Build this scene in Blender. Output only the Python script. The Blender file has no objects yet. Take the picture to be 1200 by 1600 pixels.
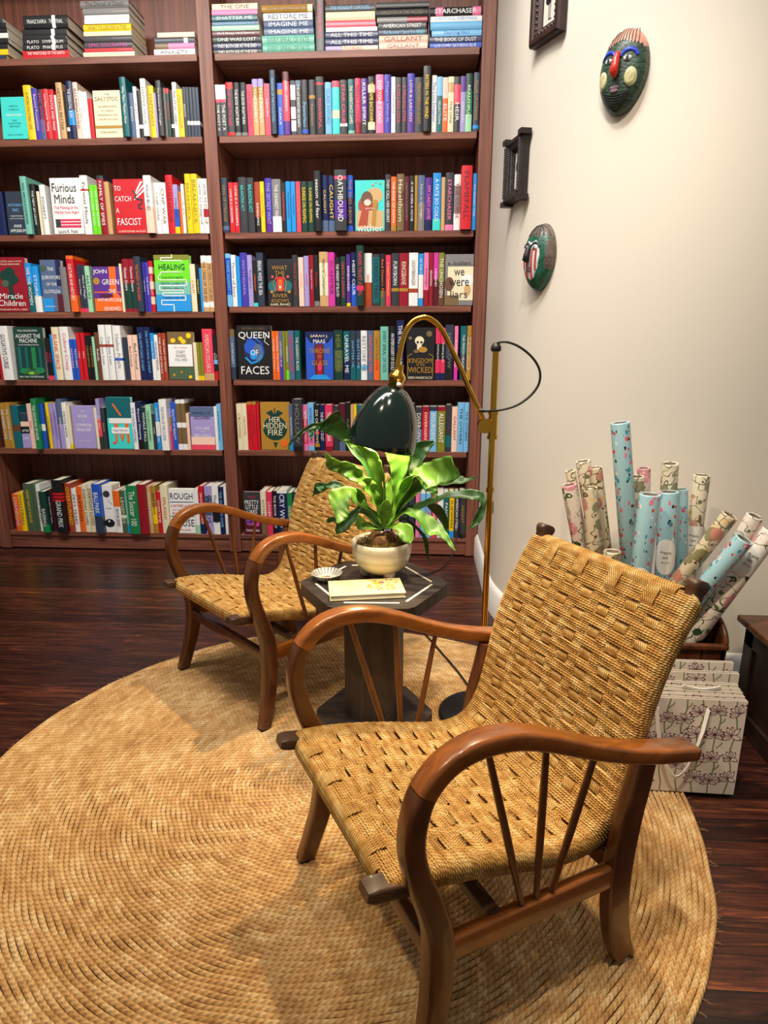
import bpy, math, random
from mathutils import Vector, Matrix
PI = math.pi
R = math.radians
S = bpy.context.scene
COL = S.collection

# ------------------------------------------------------------------ camera
FPX, HZ, CAM_H, YAW = 1000.0, 540.0, 1.1, R(3.3)
PITCH = math.atan2(800 - HZ, FPX)
cam_d = bpy.data.cameras.new('camera')
cam_d.sensor_fit = 'VERTICAL'
cam_d.sensor_height = 36.0
cam_d.lens = FPX * 36.0 / 1600.0
cam_d.clip_start = 0.05
cam = bpy.data.objects.new('camera', cam_d)
COL.objects.link(cam)
cam.location = (0, 0, CAM_H)
cam.rotation_euler = (PI / 2 - PITCH, 0, YAW)
S.camera = cam

# ------------------------------------------------------------------ exposure, world, lights
S.view_settings.view_transform = 'Standard'
S.view_settings.look = 'None'
S.view_settings.gamma = 1.0
S.view_settings.use_curve_mapping = False
S.view_settings.exposure = 0.12
S.cycles.max_bounces = 6
S.cycles.diffuse_bounces = 3
S.cycles.glossy_bounces = 3
S.cycles.transmission_bounces = 4
S.cycles.sample_clamp_indirect = 4.0
S.cycles.use_denoising = True

W = bpy.data.worlds.new('shop_ambient')
S.world = W
W.use_nodes = True
W.node_tree.nodes['Background'].inputs[0].default_value = (1.0, 0.93, 0.85, 1)
W.node_tree.nodes['Background'].inputs[1].default_value = 0.19

def area(name, loc, target, size, power, col):
    d = bpy.data.lights.new(name, 'AREA')
    d.shape = 'RECTANGLE'
    d.size, d.size_y = size
    d.energy = power
    d.color = col
    o = bpy.data.objects.new(name, d)
    COL.objects.link(o)
    o.location = loc
    o.rotation_euler = (Vector(target) - Vector(loc)).to_track_quat('-Z', 'Y').to_euler()
    return o

def spot(name, loc, target, ang, power, col, rad=0.04, blend=0.5):
    d = bpy.data.lights.new(name, 'SPOT')
    d.spot_size = R(ang)
    d.spot_blend = blend
    d.energy = power
    d.color = col
    d.shadow_soft_size = rad
    o = bpy.data.objects.new(name, d)
    COL.objects.link(o)
    o.location = loc
    o.rotation_euler = (Vector(target) - Vector(loc)).to_track_quat('-Z', 'Y').to_euler()
    return o

# ceiling track lights of the shop, apart from the added corner fill
area('bookcase_wash_light', (-1.0, 1.5, 3.25), (-1.0, 3.3, 0.9), (2.4, 0.4), 47, (1.0, 0.95, 0.88)).data.spread = R(115)
spot('rug_track_spot', (0.28, 2.25, 3.25), (-0.42, 1.02, 0.0), 44, 260, (1.0, 0.78, 0.48), 0.05, 0.8)
spot('floor_track_spot', (-0.9, 1.2, 3.25), (-0.5, 1.6, 0.0), 60, 62, (1.0, 0.86, 0.66), 0.05, 0.8)
spot('chair_back_track_spot', (-0.9, 0.2, 3.0), (0.35, 1.25, 0.5), 36, 125, (1.0, 0.82, 0.56), 0.05, 0.6)
spot('wall_track_spot', (-0.22, 1.25, 3.4), (0.55, 2.15, 1.35), 70, 66, (0.98, 0.97, 1.0), 0.03, 0.9)
spot('corner_fill_spot', (0.1, 0.5, 3.1), (0.8, 1.8, 0.5), 64, 170, (1.0, 0.88, 0.70), 0.05, 0.8)  # added fill that lifts the dim right-hand corner, not a shop fixture

# ------------------------------------------------------------------ projection helpers (photo pixel -> point at a known depth)
_M = Matrix.Rotation(YAW, 3, 'Z')
CAM = Vector((0, 0, CAM_H))
def ray(x, y):
    a = (x - 600) / FPX
    b = (y - 800) / FPX
    return _M @ Vector((a, math.cos(PITCH) - b * math.sin(PITCH), -(math.sin(PITCH) + b * math.cos(PITCH))))
def onY(x, y, Y):
    r = ray(x, y)
    return CAM + r * (Y / r.y)
def onZ(x, y, Z=0.0):
    r = ray(x, y)
    return CAM + r * ((Z - CAM_H) / r.z)

# ------------------------------------------------------------------ materials
def lin(c):
    out = []
    for v in c:
        v /= 255.0
        out.append(v / 12.92 if v <= 0.04045 else ((v + 0.055) / 1.055) ** 2.4)
    return (*out, 1.0)
_mats = {}
def mat(name, c, rough=0.5, metal=0.0, coat=0.0, emit=0.0):
    if name in _mats:
        return _mats[name]
    m = bpy.data.materials.new(name)
    m.use_nodes = True
    b = m.node_tree.nodes['Principled BSDF']
    b.inputs['Base Color'].default_value = lin(c)
    b.inputs['Roughness'].default_value = rough
    b.inputs['Metallic'].default_value = metal
    b.inputs['Coat Weight'].default_value = coat
    if emit:
        b.inputs['Emission Color'].default_value = lin(c)
        b.inputs['Emission Strength'].default_value = emit
    _mats[name] = m
    return m
class NT:
    """tiny helper for node graphs"""
    def __init__(s, m):
        s.t = m.node_tree
        s.b = s.t.nodes['Principled BSDF']
    def n(s, typ, **k):
        o = s.t.nodes.new(typ)
        for a, v in k.items():
            setattr(o, a, v)
        return o
    def l(s, a, b):
        s.t.links.new(a, b)
    def math(s, op, a, b=None, c=None):
        o = s.n('ShaderNodeMath', operation=op)
        for i, v in enumerate((a, b, c)):
            if v is None:
                continue
            if isinstance(v, (int, float)):
                o.inputs[i].default_value = v
            else:
                s.l(v, o.inputs[i])
        return o.outputs[0]
    def ramp(s, fac, stops):
        o = s.n('ShaderNodeValToRGB')
        e = o.color_ramp.elements
        while len(e) < len(stops):
            e.new(0.5)
        for i, (p, c) in enumerate(stops):
            e[i].position = p
            e[i].color = lin(c)
        s.l(fac, o.inputs[0])
        return o.outputs[0]
    def mix(s, fac, a, b):
        o = s.n('ShaderNodeMix', data_type='RGBA')
        for i, v in ((0, fac), (6, a), (7, b)):
            if isinstance(v, (int, float)):
                o.inputs[i].default_value = v
            elif isinstance(v, tuple):
                o.inputs[i].default_value = lin(v)
            else:
                s.l(v, o.inputs[i])
        return o.outputs[2]
    def coord(s, kind='Object', scale=(1, 1, 1), rot=(0, 0, 0)):
        tc = s.n('ShaderNodeTexCoord')
        mp = s.n('ShaderNodeMapping')
        mp.inputs['Scale'].default_value = scale
        mp.inputs['Rotation'].default_value = rot
        s.l(tc.outputs[kind], mp.inputs[0])
        return mp.outputs[0]
    def noise(s, vec, scale, detail=4, rough=0.55, dist=0.0):
        o = s.n('ShaderNodeTexNoise')
        o.inputs['Scale'].default_value = scale
        o.inputs['Detail'].default_value = detail
        o.inputs['Roughness'].default_value = rough
        o.inputs['Distortion'].default_value = dist
        s.l(vec, o.inputs['Vector'])
        return o.outputs[0]
    def bump(s, h, strength=0.3, dist=0.002):
        o = s.n('ShaderNodeBump')
        o.inputs['Strength'].default_value = strength
        o.inputs['Distance'].default_value = dist
        s.l(h, o.inputs['Height'])
        s.l(o.outputs[0], s.b.inputs['Normal'])

def wood(name, dark, light, stretch, scale=14, rough=0.42, coat=0.0, bump=0.15, mid=None):
    if name in _mats:
        return _mats[name]
    m = mat(name, light, rough, 0, coat)
    g = NT(m)
    v = g.coord('Object', stretch)
    f = g.noise(v, scale, 6, 0.6, 0.6)
    st = [(0.3, dark), (0.7, light)] if mid is None else [(0.3, dark), (0.5, mid), (0.7, light)]
    g.l(g.ramp(f, st), g.b.inputs['Base Color'])
    g.bump(f, bump, 0.001)
    return m

M_case_v = wood('walnut_laminate_upright', (84, 42, 30), (150, 88, 66), (1, 1, 0.03), 55, 0.45, 0, 0.1, (122, 72, 56))
M_case_h = wood('walnut_laminate_shelf', (86, 44, 32), (150, 90, 68), (0.04, 1, 1), 55, 0.45, 0, 0.1, (124, 74, 58))
M_arm = wood('bent_arm_wood', (108, 58, 18), (164, 94, 34), (6, 1.2, 3), 9, 0.28, 0.35, 0.05)
M_leg = wood('chair_leg_wood', (66, 34, 14), (112, 62, 26), (5, 2, 1), 9, 0.3, 0.3, 0.05)
M_rail = wood('chair_rail_wood', (46, 30, 20), (92, 62, 40), (6, 1, 3), 12, 0.42, 0.1, 0.1)
M_spin = wood('spindle_wood', (84, 44, 18), (128, 74, 30), (6, 6, 1), 9, 0.35, 0.2, 0.05)
M_table = wood('dark_table_wood', (28, 22, 18), (66, 54, 45), (1, 6, 1), 8, 0.5, 0.0, 0.3)
M_tablev = wood('dark_table_column_wood', (36, 28, 24), (72, 60, 52), (4, 4, 0.4), 9, 0.5, 0.0, 0.25)
M_basket = wood('stained_crate_wood', (52, 24, 12), (110, 58, 28), (5, 5, 0.6), 8, 0.4, 0.1, 0.15)
M_chest = wood('dark_chest_wood', (28, 17, 12), (52, 33, 24), (1, 1, 6), 8, 0.4, 0.1, 0.15)
M_chest_top = wood('chest_top_wood', (70, 38, 20), (118, 72, 42), (0.6, 5, 1), 8, 0.4, 0.15, 0.1)
M_frame = wood('carved_frame_wood', (36, 18, 15), (66, 36, 30), (3, 3, 3), 20, 0.45, 0.0, 0.5)
M_frame_dark = wood('black_carved_frame_wood', (22, 16, 16), (48, 36, 34), (3, 3, 3), 30, 0.4, 0.0, 0.5)
M_brass = mat('polished_brass', (226, 172, 66), 0.17, 1.0)
M_black = mat('black_metal', (14, 14, 15), 0.35)
M_cord = mat('black_rubber', (16, 16, 17), 0.5)
M_shade = mat('dark_green_enamel', (8, 26, 22), 0.12, 0, 0.6)
M_shade_in = mat('white_enamel', (240, 235, 220), 0.4)
M_paint_white = mat('white_trim_paint', (236, 232, 224), 0.4)
M_page = mat('book_paper', (226, 216, 196), 0.8)

# ------------------------------------------------------------------ mesh builder
class MB:
    def __init__(s):
        s.v, s.f, s.m, s.sm, s.uv = [], [], [], [], []
        s.has_uv = False
    def add(s, verts, faces, mi=0, smooth=False, uvs=None):
        o = len(s.v)
        s.v += [tuple(p) for p in verts]
        for i, f in enumerate(faces):
            s.f.append(tuple(a + o for a in f))
            s.m.append(mi)
            s.sm.append(smooth)
            if uvs:
                s.has_uv = True
                s.uv.append(uvs[i])
            else:
                s.uv.append([(0, 0)] * len(f))
        return s
    def box(s, a, b, mi=0, M=None):
        x0, y0, z0 = a
        x1, y1, z1 = b
        v = [Vector(p) for p in ((x0, y0, z0), (x1, y0, z0), (x1, y1, z0), (x0, y1, z0), (x0, y0, z1), (x1, y0, z1), (x1, y1, z1), (x0, y1, z1))]
        if M:
            v = [M @ p for p in v]
        return s.add(v, [(0, 3, 2, 1), (4, 5, 6, 7), (0, 1, 5, 4), (1, 2, 6, 5), (2, 3, 7, 6), (3, 0, 4, 7)], mi)
    def rings(s, rings, mi=0, caps=(True, True), smooth=True, closed=True):
        n = len(rings[0])
        v = [p for r in rings for p in r]
        f = []
        for i in range(len(rings) - 1):
            for j in range(n if closed else n - 1):
                k = (j + 1) % n
                f.append((i * n + j, i * n + k, (i + 1) * n + k, (i + 1) * n + j))
        s.add(v, f, mi, smooth)
        if caps[0]:
            s.add(rings[0], [tuple(range(n))[::-1]], mi)
        if caps[1]:
            s.add(rings[-1], [tuple(range(n))], mi)
        return s
    def tube(s, pts, r, n=8, mi=0, caps=(True, True), uv=False):
        pts = [Vector(p) for p in pts]
        rr = r if isinstance(r, (list, tuple)) else [r] * len(pts)
        rings = []
        t0 = (pts[1] - pts[0]).normalized()
        ref = Vector((0, 0, 1)) if abs(t0.z) < 0.9 else Vector((1, 0, 0))
        nrm = (ref - t0 * ref.dot(t0)).normalized()
        for i, p in enumerate(pts):
            t = (pts[min(i + 1, len(pts) - 1)] - pts[max(i - 1, 0)])
            t = t.normalized() if t.length > 1e-9 else t0
            nrm = nrm - t * nrm.dot(t)
            nrm = nrm.normalized() if nrm.length > 1e-6 else t.orthogonal().normalized()
            b = t.cross(nrm)
            rings.append([p + (nrm * math.cos(2 * PI * j / n) + b * math.sin(2 * PI * j / n)) * rr[i] for j in range(n)])
        if not uv:
            return s.rings(rings, mi, caps)
        d = [0.0]
        for i in range(1, len(pts)):
            d.append(d[-1] + (pts[i] - pts[i - 1]).length)
        v = [p for q in rings for p in q]
        f, uvs = [], []
        for i in range(len(rings) - 1):
            for j in range(n):
                k = (j + 1) % n
                f.append((i * n + j, i * n + k, (i + 1) * n + k, (i + 1) * n + j))
                uvs.append([(d[i], j / n), (d[i], (j + 1) / n), (d[i + 1], (j + 1) / n), (d[i + 1], j / n)])
        return s.add(v, f, mi, True, uvs)
    def sweep(s, pts, w, t, side=Vector((1, 0, 0)), mi=0, caps=(True, True), bev=0.22, zmin=None):
        """rounded bar along pts; w = size along side, t = size across"""
        pts = [Vector(p) for p in pts]
        n = len(pts)
        ws = w if isinstance(w, (list, tuple)) else [w] * n
        ts = t if isinstance(t, (list, tuple)) else [t] * n
        rings = []
        for i, p in enumerate(pts):
            tg = (pts[min(i + 1, n - 1)] - pts[max(i - 1, 0)]).normalized()
            sd = (side - tg * side.dot(tg)).normalized()
            nr = sd.cross(tg)
            a, c = ws[i] / 2, ts[i] / 2
            e = min(a, c) * 2 * bev
            prof = []
            for cx, cy, a0 in ((a - e, c - e, 0), (-a + e, c - e, 90), (-a + e, -c + e, 180), (a - e, -c + e, 270)):
                for k in range(4):
                    q = R(a0 + k * 30)
                    prof.append((cx + e * math.cos(q), cy + e * math.sin(q)))
            q_ = [p + sd * x + nr * y for x, y in prof]
            if zmin is not None:
                q_ = [Vector((v.x, v.y, max(v.z, zmin + 0.00001 * i))) for v in q_]
            rings.append(q_)
        return s.rings(rings, mi, caps)
    def lathe(s, prof, n=32, c=(0, 0, 0), mi=0, M=None, open_=False):
        rings = []
        for r, z in prof:
            ring = [Vector((r * math.cos(2 * PI * j / n), r * math.sin(2 * PI * j / n), z)) for j in range(n)]
            if M:
                ring = [M @ p for p in ring]
            rings.append([p + Vector(c) for p in ring])
        return s.rings(rings, mi, (prof[0][0] > 1e-5 and not open_, prof[-1][0] > 1e-5 and not open_))
    def prism(s, poly, z0, z1, mi=0, M=None, smooth=False):
        n = len(poly)
        v = [Vector((x, y, z0)) for x, y in poly] + [Vector((x, y, z1)) for x, y in poly]
        if M:
            v = [M @ p for p in v]
        s.add(v, [tuple(range(n))[::-1], tuple(range(n, 2 * n))], mi)
        return s.add(v, [(i, (i + 1) % n, n + (i + 1) % n, n + i) for i in range(n)], mi, smooth)
    def mesh(s, name, mats):
        me = bpy.data.meshes.new(name)
        me.from_pydata(s.v, [], s.f)
        for m in (mats if isinstance(mats, (list, tuple)) else [mats]):
            me.materials.append(m)
        me.polygons.foreach_set('material_index', s.m)
        me.polygons.foreach_set('use_smooth', s.sm)
        if s.has_uv:
            u = me.uv_layers.new(name='UVMap')
            flat = []
            for f in s.uv:
                for a in f:
                    flat += [a[0], a[1]]
            u.data.foreach_set('uv', flat)
        me.update()
        return me
    def build(s, name, mats, parent=None, loc=None):
        return link(name, s.mesh(name, mats), parent, loc)

def link(name, me, parent=None, loc=None):
    o = bpy.data.objects.new(name, me)
    COL.objects.link(o)
    if parent:
        o.parent = parent
    if loc:
        o.location = loc
    return o
def tag(o, label=None, cat=None, group=None, kind=None):
    for k, v in (('label', label), ('category', cat), ('group', group), ('kind', kind)):
        if v:
            o[k] = v
    return o
def thing(name, label, cat, loc=(0, 0, 0), rz=0.0, group=None):
    o = bpy.data.objects.new(name, None)
    COL.objects.link(o)
    o.empty_display_size = 0.05
    o.location = loc
    o.rotation_euler = (0, 0, rz)
    return tag(o, label, cat, group)
def bevel(o, w=0.002, seg=2):
    m = o.modifiers.new('bevel', 'BEVEL')
    m.width = w
    m.segments = seg
    m.limit_method = 'ANGLE'
    return o
def spline(pts, per=6):
    """Catmull-Rom through pts (tuples of any length)"""
    out = []
    n = len(pts)
    for i in range(n - 1):
        p0, p1, p2, p3 = pts[max(i - 1, 0)], pts[i], pts[i + 1], pts[min(i + 2, n - 1)]
        for k in range(per):
            t = k / per
            out.append(tuple(0.5 * (2 * b + (c - a) * t + (2 * a - 5 * b + 4 * c - d) * t * t + (3 * b - a - 3 * c + d) * t ** 3) for a, b, c, d in zip(p0, p1, p2, p3)))
    out.append(tuple(pts[-1]))
    return out

# lettering: every string is turned into a mesh once, then scaled into place
_txt = {}
def text_geo(s):
    if s not in _txt:
        cu = bpy.data.curves.new('lettering', 'FONT')
        cu.body = s
        cu.resolution_u = 2
        ob = bpy.data.objects.new('lettering', cu)
        me = bpy.data.meshes.new_from_object(ob)
        vs = [v.co.copy() for v in me.vertices]
        fs = [tuple(p.vertices) for p in me.polygons]
        bpy.data.objects.remove(ob)
        bpy.data.curves.remove(cu)
        bpy.data.meshes.remove(me)
        if vs:
            x0, x1 = min(v.x for v in vs), max(v.x for v in vs)
            y0, y1 = min(v.y for v in vs), max(v.y for v in vs)
        else:
            x0 = x1 = y0 = y1 = 0
        _txt[s] = (vs, fs, x0, x1, y0, y1)
    return _txt[s]
def put_text(mb, s, M, maxw, maxh, mi=0, stretch=1.6):
    """centre the string s on the XY plane of M inside maxw x maxh"""
    vs, fs, x0, x1, y0, y1 = text_geo(s)
    if not vs:
        return
    w, h = max(x1 - x0, 1e-4), max(y1 - y0, 1e-4)
    sx, sy = maxw / w, maxh / h
    k = min(sx, sy)
    sx, sy = min(sx, k * stretch), min(sy, k * stretch)
    cx, cy = (x0 + x1) / 2, (y0 + y1) / 2
    mb.add([M @ Vector(((v.x - cx) * sx, (v.y - cy) * sy, 0)) for v in vs], fs, mi)
# ------------------------------------------------------------------ the room shell
YF = 3.289                                   # plane of the bookcase front
CX, CY, CR = 1.0, 2.66, 0.69                 # rounded outer corner of the wall
def wall_path(off=0.0, y0=3.62, x1=2.6):
    r = CR + off
    p = [(CX - r, y0), (CX - r, CY)]
    p += [(CX + r * math.cos(R(a)), CY + r * math.sin(R(a))) for a in range(183, 270, 3)]
    return p + [(CX, CY - r), (x1, CY - r)]
def wall_at(ang, off=0.0):
    """point on the rounded wall and the frame of its tangent plane (x right, y up, z out of the wall)"""
    n = Vector((math.cos(R(ang)), math.sin(R(ang)), 0))
    p = Vector((CX, CY, 0)) + n * (CR + off)
    return p, Vector((-n.y, n.x, 0)), n

m = mat('wall_paint', (226, 217, 202), 0.55)
g = NT(m)
g.bump(g.noise(g.coord('Object'), 60, 3), 0.04, 0.002)
M_wall = m
m = mat('floor_planks', (60, 26, 20), 0.33)
g = NT(m)
tc = g.n('ShaderNodeTexCoord')
sp = g.n('ShaderNodeSeparateXYZ')
g.l(tc.outputs['Object'], sp.inputs[0])
py = g.math('DIVIDE', g.math('ADD', sp.outputs[1], 0.03), 0.0725)
pid = g.math('FLOOR', py)
fr = g.math('FRACT', py)
wn = g.n('ShaderNodeTexWhiteNoise', noise_dimensions='1D')
g.l(pid, wn.inputs['W'])
cb = g.n('ShaderNodeCombineXYZ')
g.l(g.math('ADD', g.math('MULTIPLY', sp.outputs[0], 1.9), g.math('MULTIPLY', pid, 7.3)), cb.inputs[0])
g.l(g.math('MULTIPLY', sp.outputs[1], 22.0), cb.inputs[1])
g.l(pid, cb.inputs[2])
gr = g.noise(cb.outputs[0], 2.4, 6, 0.62, 1.6)
base = g.ramp(gr, [(0.3, (38, 19, 15)), (0.47, (72, 38, 28)), (0.6, (96, 54, 38)), (0.70, (164, 96, 52))])
tone = g.mix(wn.outputs['Value'], (150, 140, 150), (255, 235, 225))
mx = g.n('ShaderNodeMix', data_type='RGBA', blend_type='MULTIPLY')
mx.inputs[0].default_value = 1.0
g.l(base, mx.inputs[6])
g.l(tone, mx.inputs[7])
gap = g.math('LESS_THAN', g.math('ABSOLUTE', g.math('SUBTRACT', fr, 0.5)), 0.485)
g.l(g.mix(gap, (10, 5, 5), mx.outputs[2]), g.b.inputs['Base Color'])
g.l(g.math('ADD', g.math('MULTIPLY', gr, 0.25), 0.2), g.b.inputs['Roughness'])
g.bump(g.math('ADD', g.math('MULTIPLY', gap, 0.6), g.math('MULTIPLY', gr, 0.4)), 0.25, 0.002)
M_floor = m

o = MB().box((-4.0, -1.2, -0.05), (2.6, 3.7, 0.0)).build('floor', M_floor)
tag(o, kind='structure')
b = MB()
pa, pb = wall_path(0.0), wall_path(-0.08)
b.rings([[Vector((x, y, 0)), Vector((u, v, 0)), Vector((u, v, 3.3)), Vector((x, y, 3.3))] for (x, y), (u, v) in zip(pa, pb)], smooth=True)
o = b.build('wall_right', M_wall)
tag(o, kind='structure')
o.modifiers.new('edges', 'EDGE_SPLIT').split_angle = R(40)
o = MB().box((-4.0, 3.62, 0), (0.4, 3.7, 3.3)).build('wall_back', M_wall)
tag(o, kind='structure')
b = MB()
rg = []
for (x0, y0), (x1, y1), (x2, y2) in zip(wall_path(0.0, 3.29), wall_path(0.016, 3.29), wall_path(0.006, 3.29)):
    rg.append([Vector((x0, y0, 0)), Vector((x1, y1, 0)), Vector((x1, y1, 0.105)), Vector((x2, y2, 0.124)), Vector((x0, y0, 0.128))])
b.rings(rg, smooth=True)
o = b.build('baseboard_right', M_paint_white)
o.modifiers.new('edges', 'EDGE_SPLIT').split_angle = R(30)
tag(o, kind='structure')

# ------------------------------------------------------------------ bookcase
case = thing('bookcase', 'tall reddish walnut bookcase filled with books covering the back wall', 'bookcase', (-1.0, YF, 0))
SH = dict(left=[2.386, 2.049, 1.628, 1.264, 0.927, 0.566, 0.103], right=[2.386, 2.049, 1.630, 1.288, 0.931, 0.568, 0.104])
def cpart(name, a, bb, m):
    o = MB().box((a[0] + 1.0, a[1] - YF, a[2]), (bb[0] + 1.0, bb[1] - YF, bb[2])).build(name, m, case)
    return bevel(o, 0.0012, 1)
DEP = 0.30
for x0, x1 in ((-2.96, -2.90), (-2.335, -2.273), (-1.035, -0.973), (0.246, 0.306)):
    cpart('upright', (x0, YF, 0.006), (x1, YF + DEP, 2.82), M_case_v)
cpart('back_panel', (-2.96, YF + DEP - 0.012, 0.006), (0.306, YF + DEP, 2.82), M_case_v)
cpart('top_panel', (-2.96, YF, 2.82), (0.306, YF + DEP, 2.86), M_case_h)
for side, xa, xb in (('left', -2.273, -1.035), ('right', -0.973, 0.246), ('far', -2.90, -2.335)):
    for i, z in enumerate(SH['left' if side == 'far' else side]):
        if i < 6:
            cpart('shelf', (xa + 0.010, YF + 0.003, z - 0.029), (xb - 0.010, YF + DEP - 0.012, z), M_case_h)
        else:
            cpart('shelf', (xa, YF + 0.003, z - 0.022), (xb, YF + DEP - 0.012, z), M_case_h)
            cpart('plinth', (xa, YF + 0.012, 0.008), (xb, YF + 0.03, z - 0.022), M_case_h)

# ------------------------------------------------------------------ books
PAL = dict(red=(205, 20, 36), crimson=(150, 18, 40), maroon=(88, 16, 36), black=(20, 20, 24), charcoal=(52, 52, 58), grey=(128, 124, 124), white=(240, 239, 236), cream=(236, 224, 188),
    yellow=(246, 205, 10), gold=(176, 130, 44), orange=(238, 104, 26), teal=(14, 98, 106), turquoise=(64, 214, 206), blue=(30, 84, 196), navy=(20, 32, 82), skyblue=(118, 188, 234),
    purple=(88, 44, 142), violet=(66, 56, 170), lilac=(166, 152, 208), pink=(240, 122, 172), magenta=(214, 56, 168), green=(26, 128, 72), lime=(110, 222, 30), olive=(130, 130, 34), brown=(104, 66, 44),
    tan=(206, 164, 112), peach=(246, 206, 186), pine=(14, 58, 48), slate=(84, 104, 140), azure=(30, 148, 226), coral=(236, 70, 96), mint=(160, 214, 176), sage=(74, 96, 70), rose=(224, 50, 92), steel=(44, 56, 74), rust=(170, 66, 40), bronze=(120, 96, 60), sea=(120, 190, 172))
WORD = dict(skyblue='sky blue', azure='bright blue', pine='dark green', sea='sea green', steel='dark slate', sage='sage green', lime='lime green', mint='mint green', slate='slate blue')
def word(c):
    return WORD.get(c, c)
def cmat(c, rough=0.42):
    return mat('cover_' + word(c).replace(' ', '_'), PAL[c], rough, 0, 0.15)
ORD = 'first second third fourth fifth sixth seventh eighth ninth tenth eleventh twelfth thirteenth fourteenth fifteenth sixteenth seventeenth eighteenth nineteenth twentieth twenty-first twenty-second twenty-third twenty-fourth'.split()
rnd = random.Random(7)
def book_mesh(w, d, h, c, bands, hard):
    t = 0.0026 if hard else 0.0009
    bu = min(0.004, w * 0.13) if hard else min(0.0015, w * 0.05)
    arc = [(x * w / 2, -bu * (1 - x * x)) for x in (-1, -0.8, -0.4, 0, 0.4, 0.8, 1)]
    ia = [(x * (w / 2 - t), t - bu * (1 - x * x)) for x in (1, 0.5, 0, -0.5, -1)]
    poly = [(-w / 2, d)] + arc + [(w / 2, d), (w / 2 - t, d)] + ia + [(-w / 2 + t, d)]
    cuts = sorted({0.0, 1.0} | {q for a, e, _ in bands for q in (a, e)})
    cols = [c] + [q for _, _, q in bands]
    b = MB()
    n = len(poly)
    for z0, z1 in zip(cuts[:-1], cuts[1:]):
        mi = 0
        for k, (a, e, _) in enumerate(bands):
            if a - 1e-6 <= z0 and z1 <= e + 1e-6:
                mi = k + 1
        v = [(x, y, z0 * h) for x, y in poly] + [(x, y, z1 * h) for x, y in poly]
        b.add(v, [(i, (i + 1) % n, n + (i + 1) % n, n + i) for i in range(n)], mi)
    for z, rev in ((0, True), (h, False)):
        # caps as strips between outer and inner outline
        v = [(x, y, z) for x, y in poly]
        L = [0, 1, 2, 3, 4, 5, 6, 7, 8]
        b.add(v, [(0, 1, 14, 15), (1, 2, 14), (2, 3, 13, 14), (3, 4, 12, 13), (4, 5, 11, 12), (5, 6, 10, 11), (6, 7, 10), (7, 8, 9, 10)], (len(bands) if False else 0))
    me = b.mesh('book', [cmat(q, 0.35 if hard else 0.42) for q in cols])
    ov = 0.003 if hard else 0.0
    pg = MB().box((-w / 2 + t, t + 0.0005, ov + 0.0004), (w / 2 - t, d - ov - 0.0005, h - ov - 0.0006)).mesh('page_block', M_page)
    return me, pg, bu
def spine_title(root, title, tc, w, h, bu, hi=0.78, zc=0.52):
    hi *= rnd.uniform(0.82, 1.04)
    b = MB()
    M = Matrix(((0, 1, 0, 0), (0, 0, -1, -bu - 0.0007), (-1, 0, 0, h * zc), (0, 0, 0, 1)))
    if title:
        put_text(b, title, M, h * hi, w * rnd.choice((0.38, 0.44, 0.5, 0.56)))
    if b.f:
        b.build('spine_title', mat('lettering_' + word(tc).replace(' ', '_'), PAL[tc], 0.5), root)
ROWS = ['top', 'second', 'third', 'fourth', 'fifth', 'sixth', 'bottom']
_labels = set()
def lab(s):
    assert s not in _labels, s
    assert 4 <= len(s.split()) <= 16, s
    _labels.add(s)
    return s
def place_of(i, n):
    if i <= n - 1 - i:
        return ORD[i] + ' from left'
    k = n - 1 - i
    return ('last' if k == 0 else ORD[k] + ' from right')
BAY = dict(left=(-2.270, -1.039), right=(-0.970, 0.2435))
def spans(side, r, ox, oy, sc, items):
    """left and right edges of every book on the shelf plane, with neighbours kept apart"""
    sp = []
    for it in items:
        x0, x1, top = (it['x0'], it['x1'], it['top']) if isinstance(it, dict) else it[:3]
        Y = YF + 0.006 if isinstance(it, dict) else YF + 0.007 - (0.022 if len(it) > 7 and 'o' in it[7] else 0)
        ymid = 0.5 * (oy + top / sc) + 0.5 * yb(side, r, ox + x0 / sc)
        sp.append([onY(ox + x0 / sc, ymid, Y).x, onY(ox + x1 / sc, ymid, Y).x])
    lo, hi = BAY[side]
    for i, s in enumerate(sp):
        s[0], s[1] = max(s[0], lo), min(s[1], hi)
        if i and s[0] < sp[i - 1][1] + 0.0004:
            p = sp[i - 1]
            if isinstance(items[i], dict):
                s[0] = p[1] + 0.0004
            elif isinstance(items[i - 1], dict) or s[1] - p[1] < 0.008:
                p[1] = s[0] - 0.0004
            else:
                s[0] = p[1] + 0.0004
        if s[1] - s[0] < 0.006:
            s[1] = min(s[0] + 0.006, hi)
            s[0] = s[1] - 0.006
    for i in range(len(sp) - 1):
        if sp[i][1] > sp[i + 1][0] - 0.0003:
            sp[i][1] = sp[i + 1][0] - 0.0004
    return sp
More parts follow.
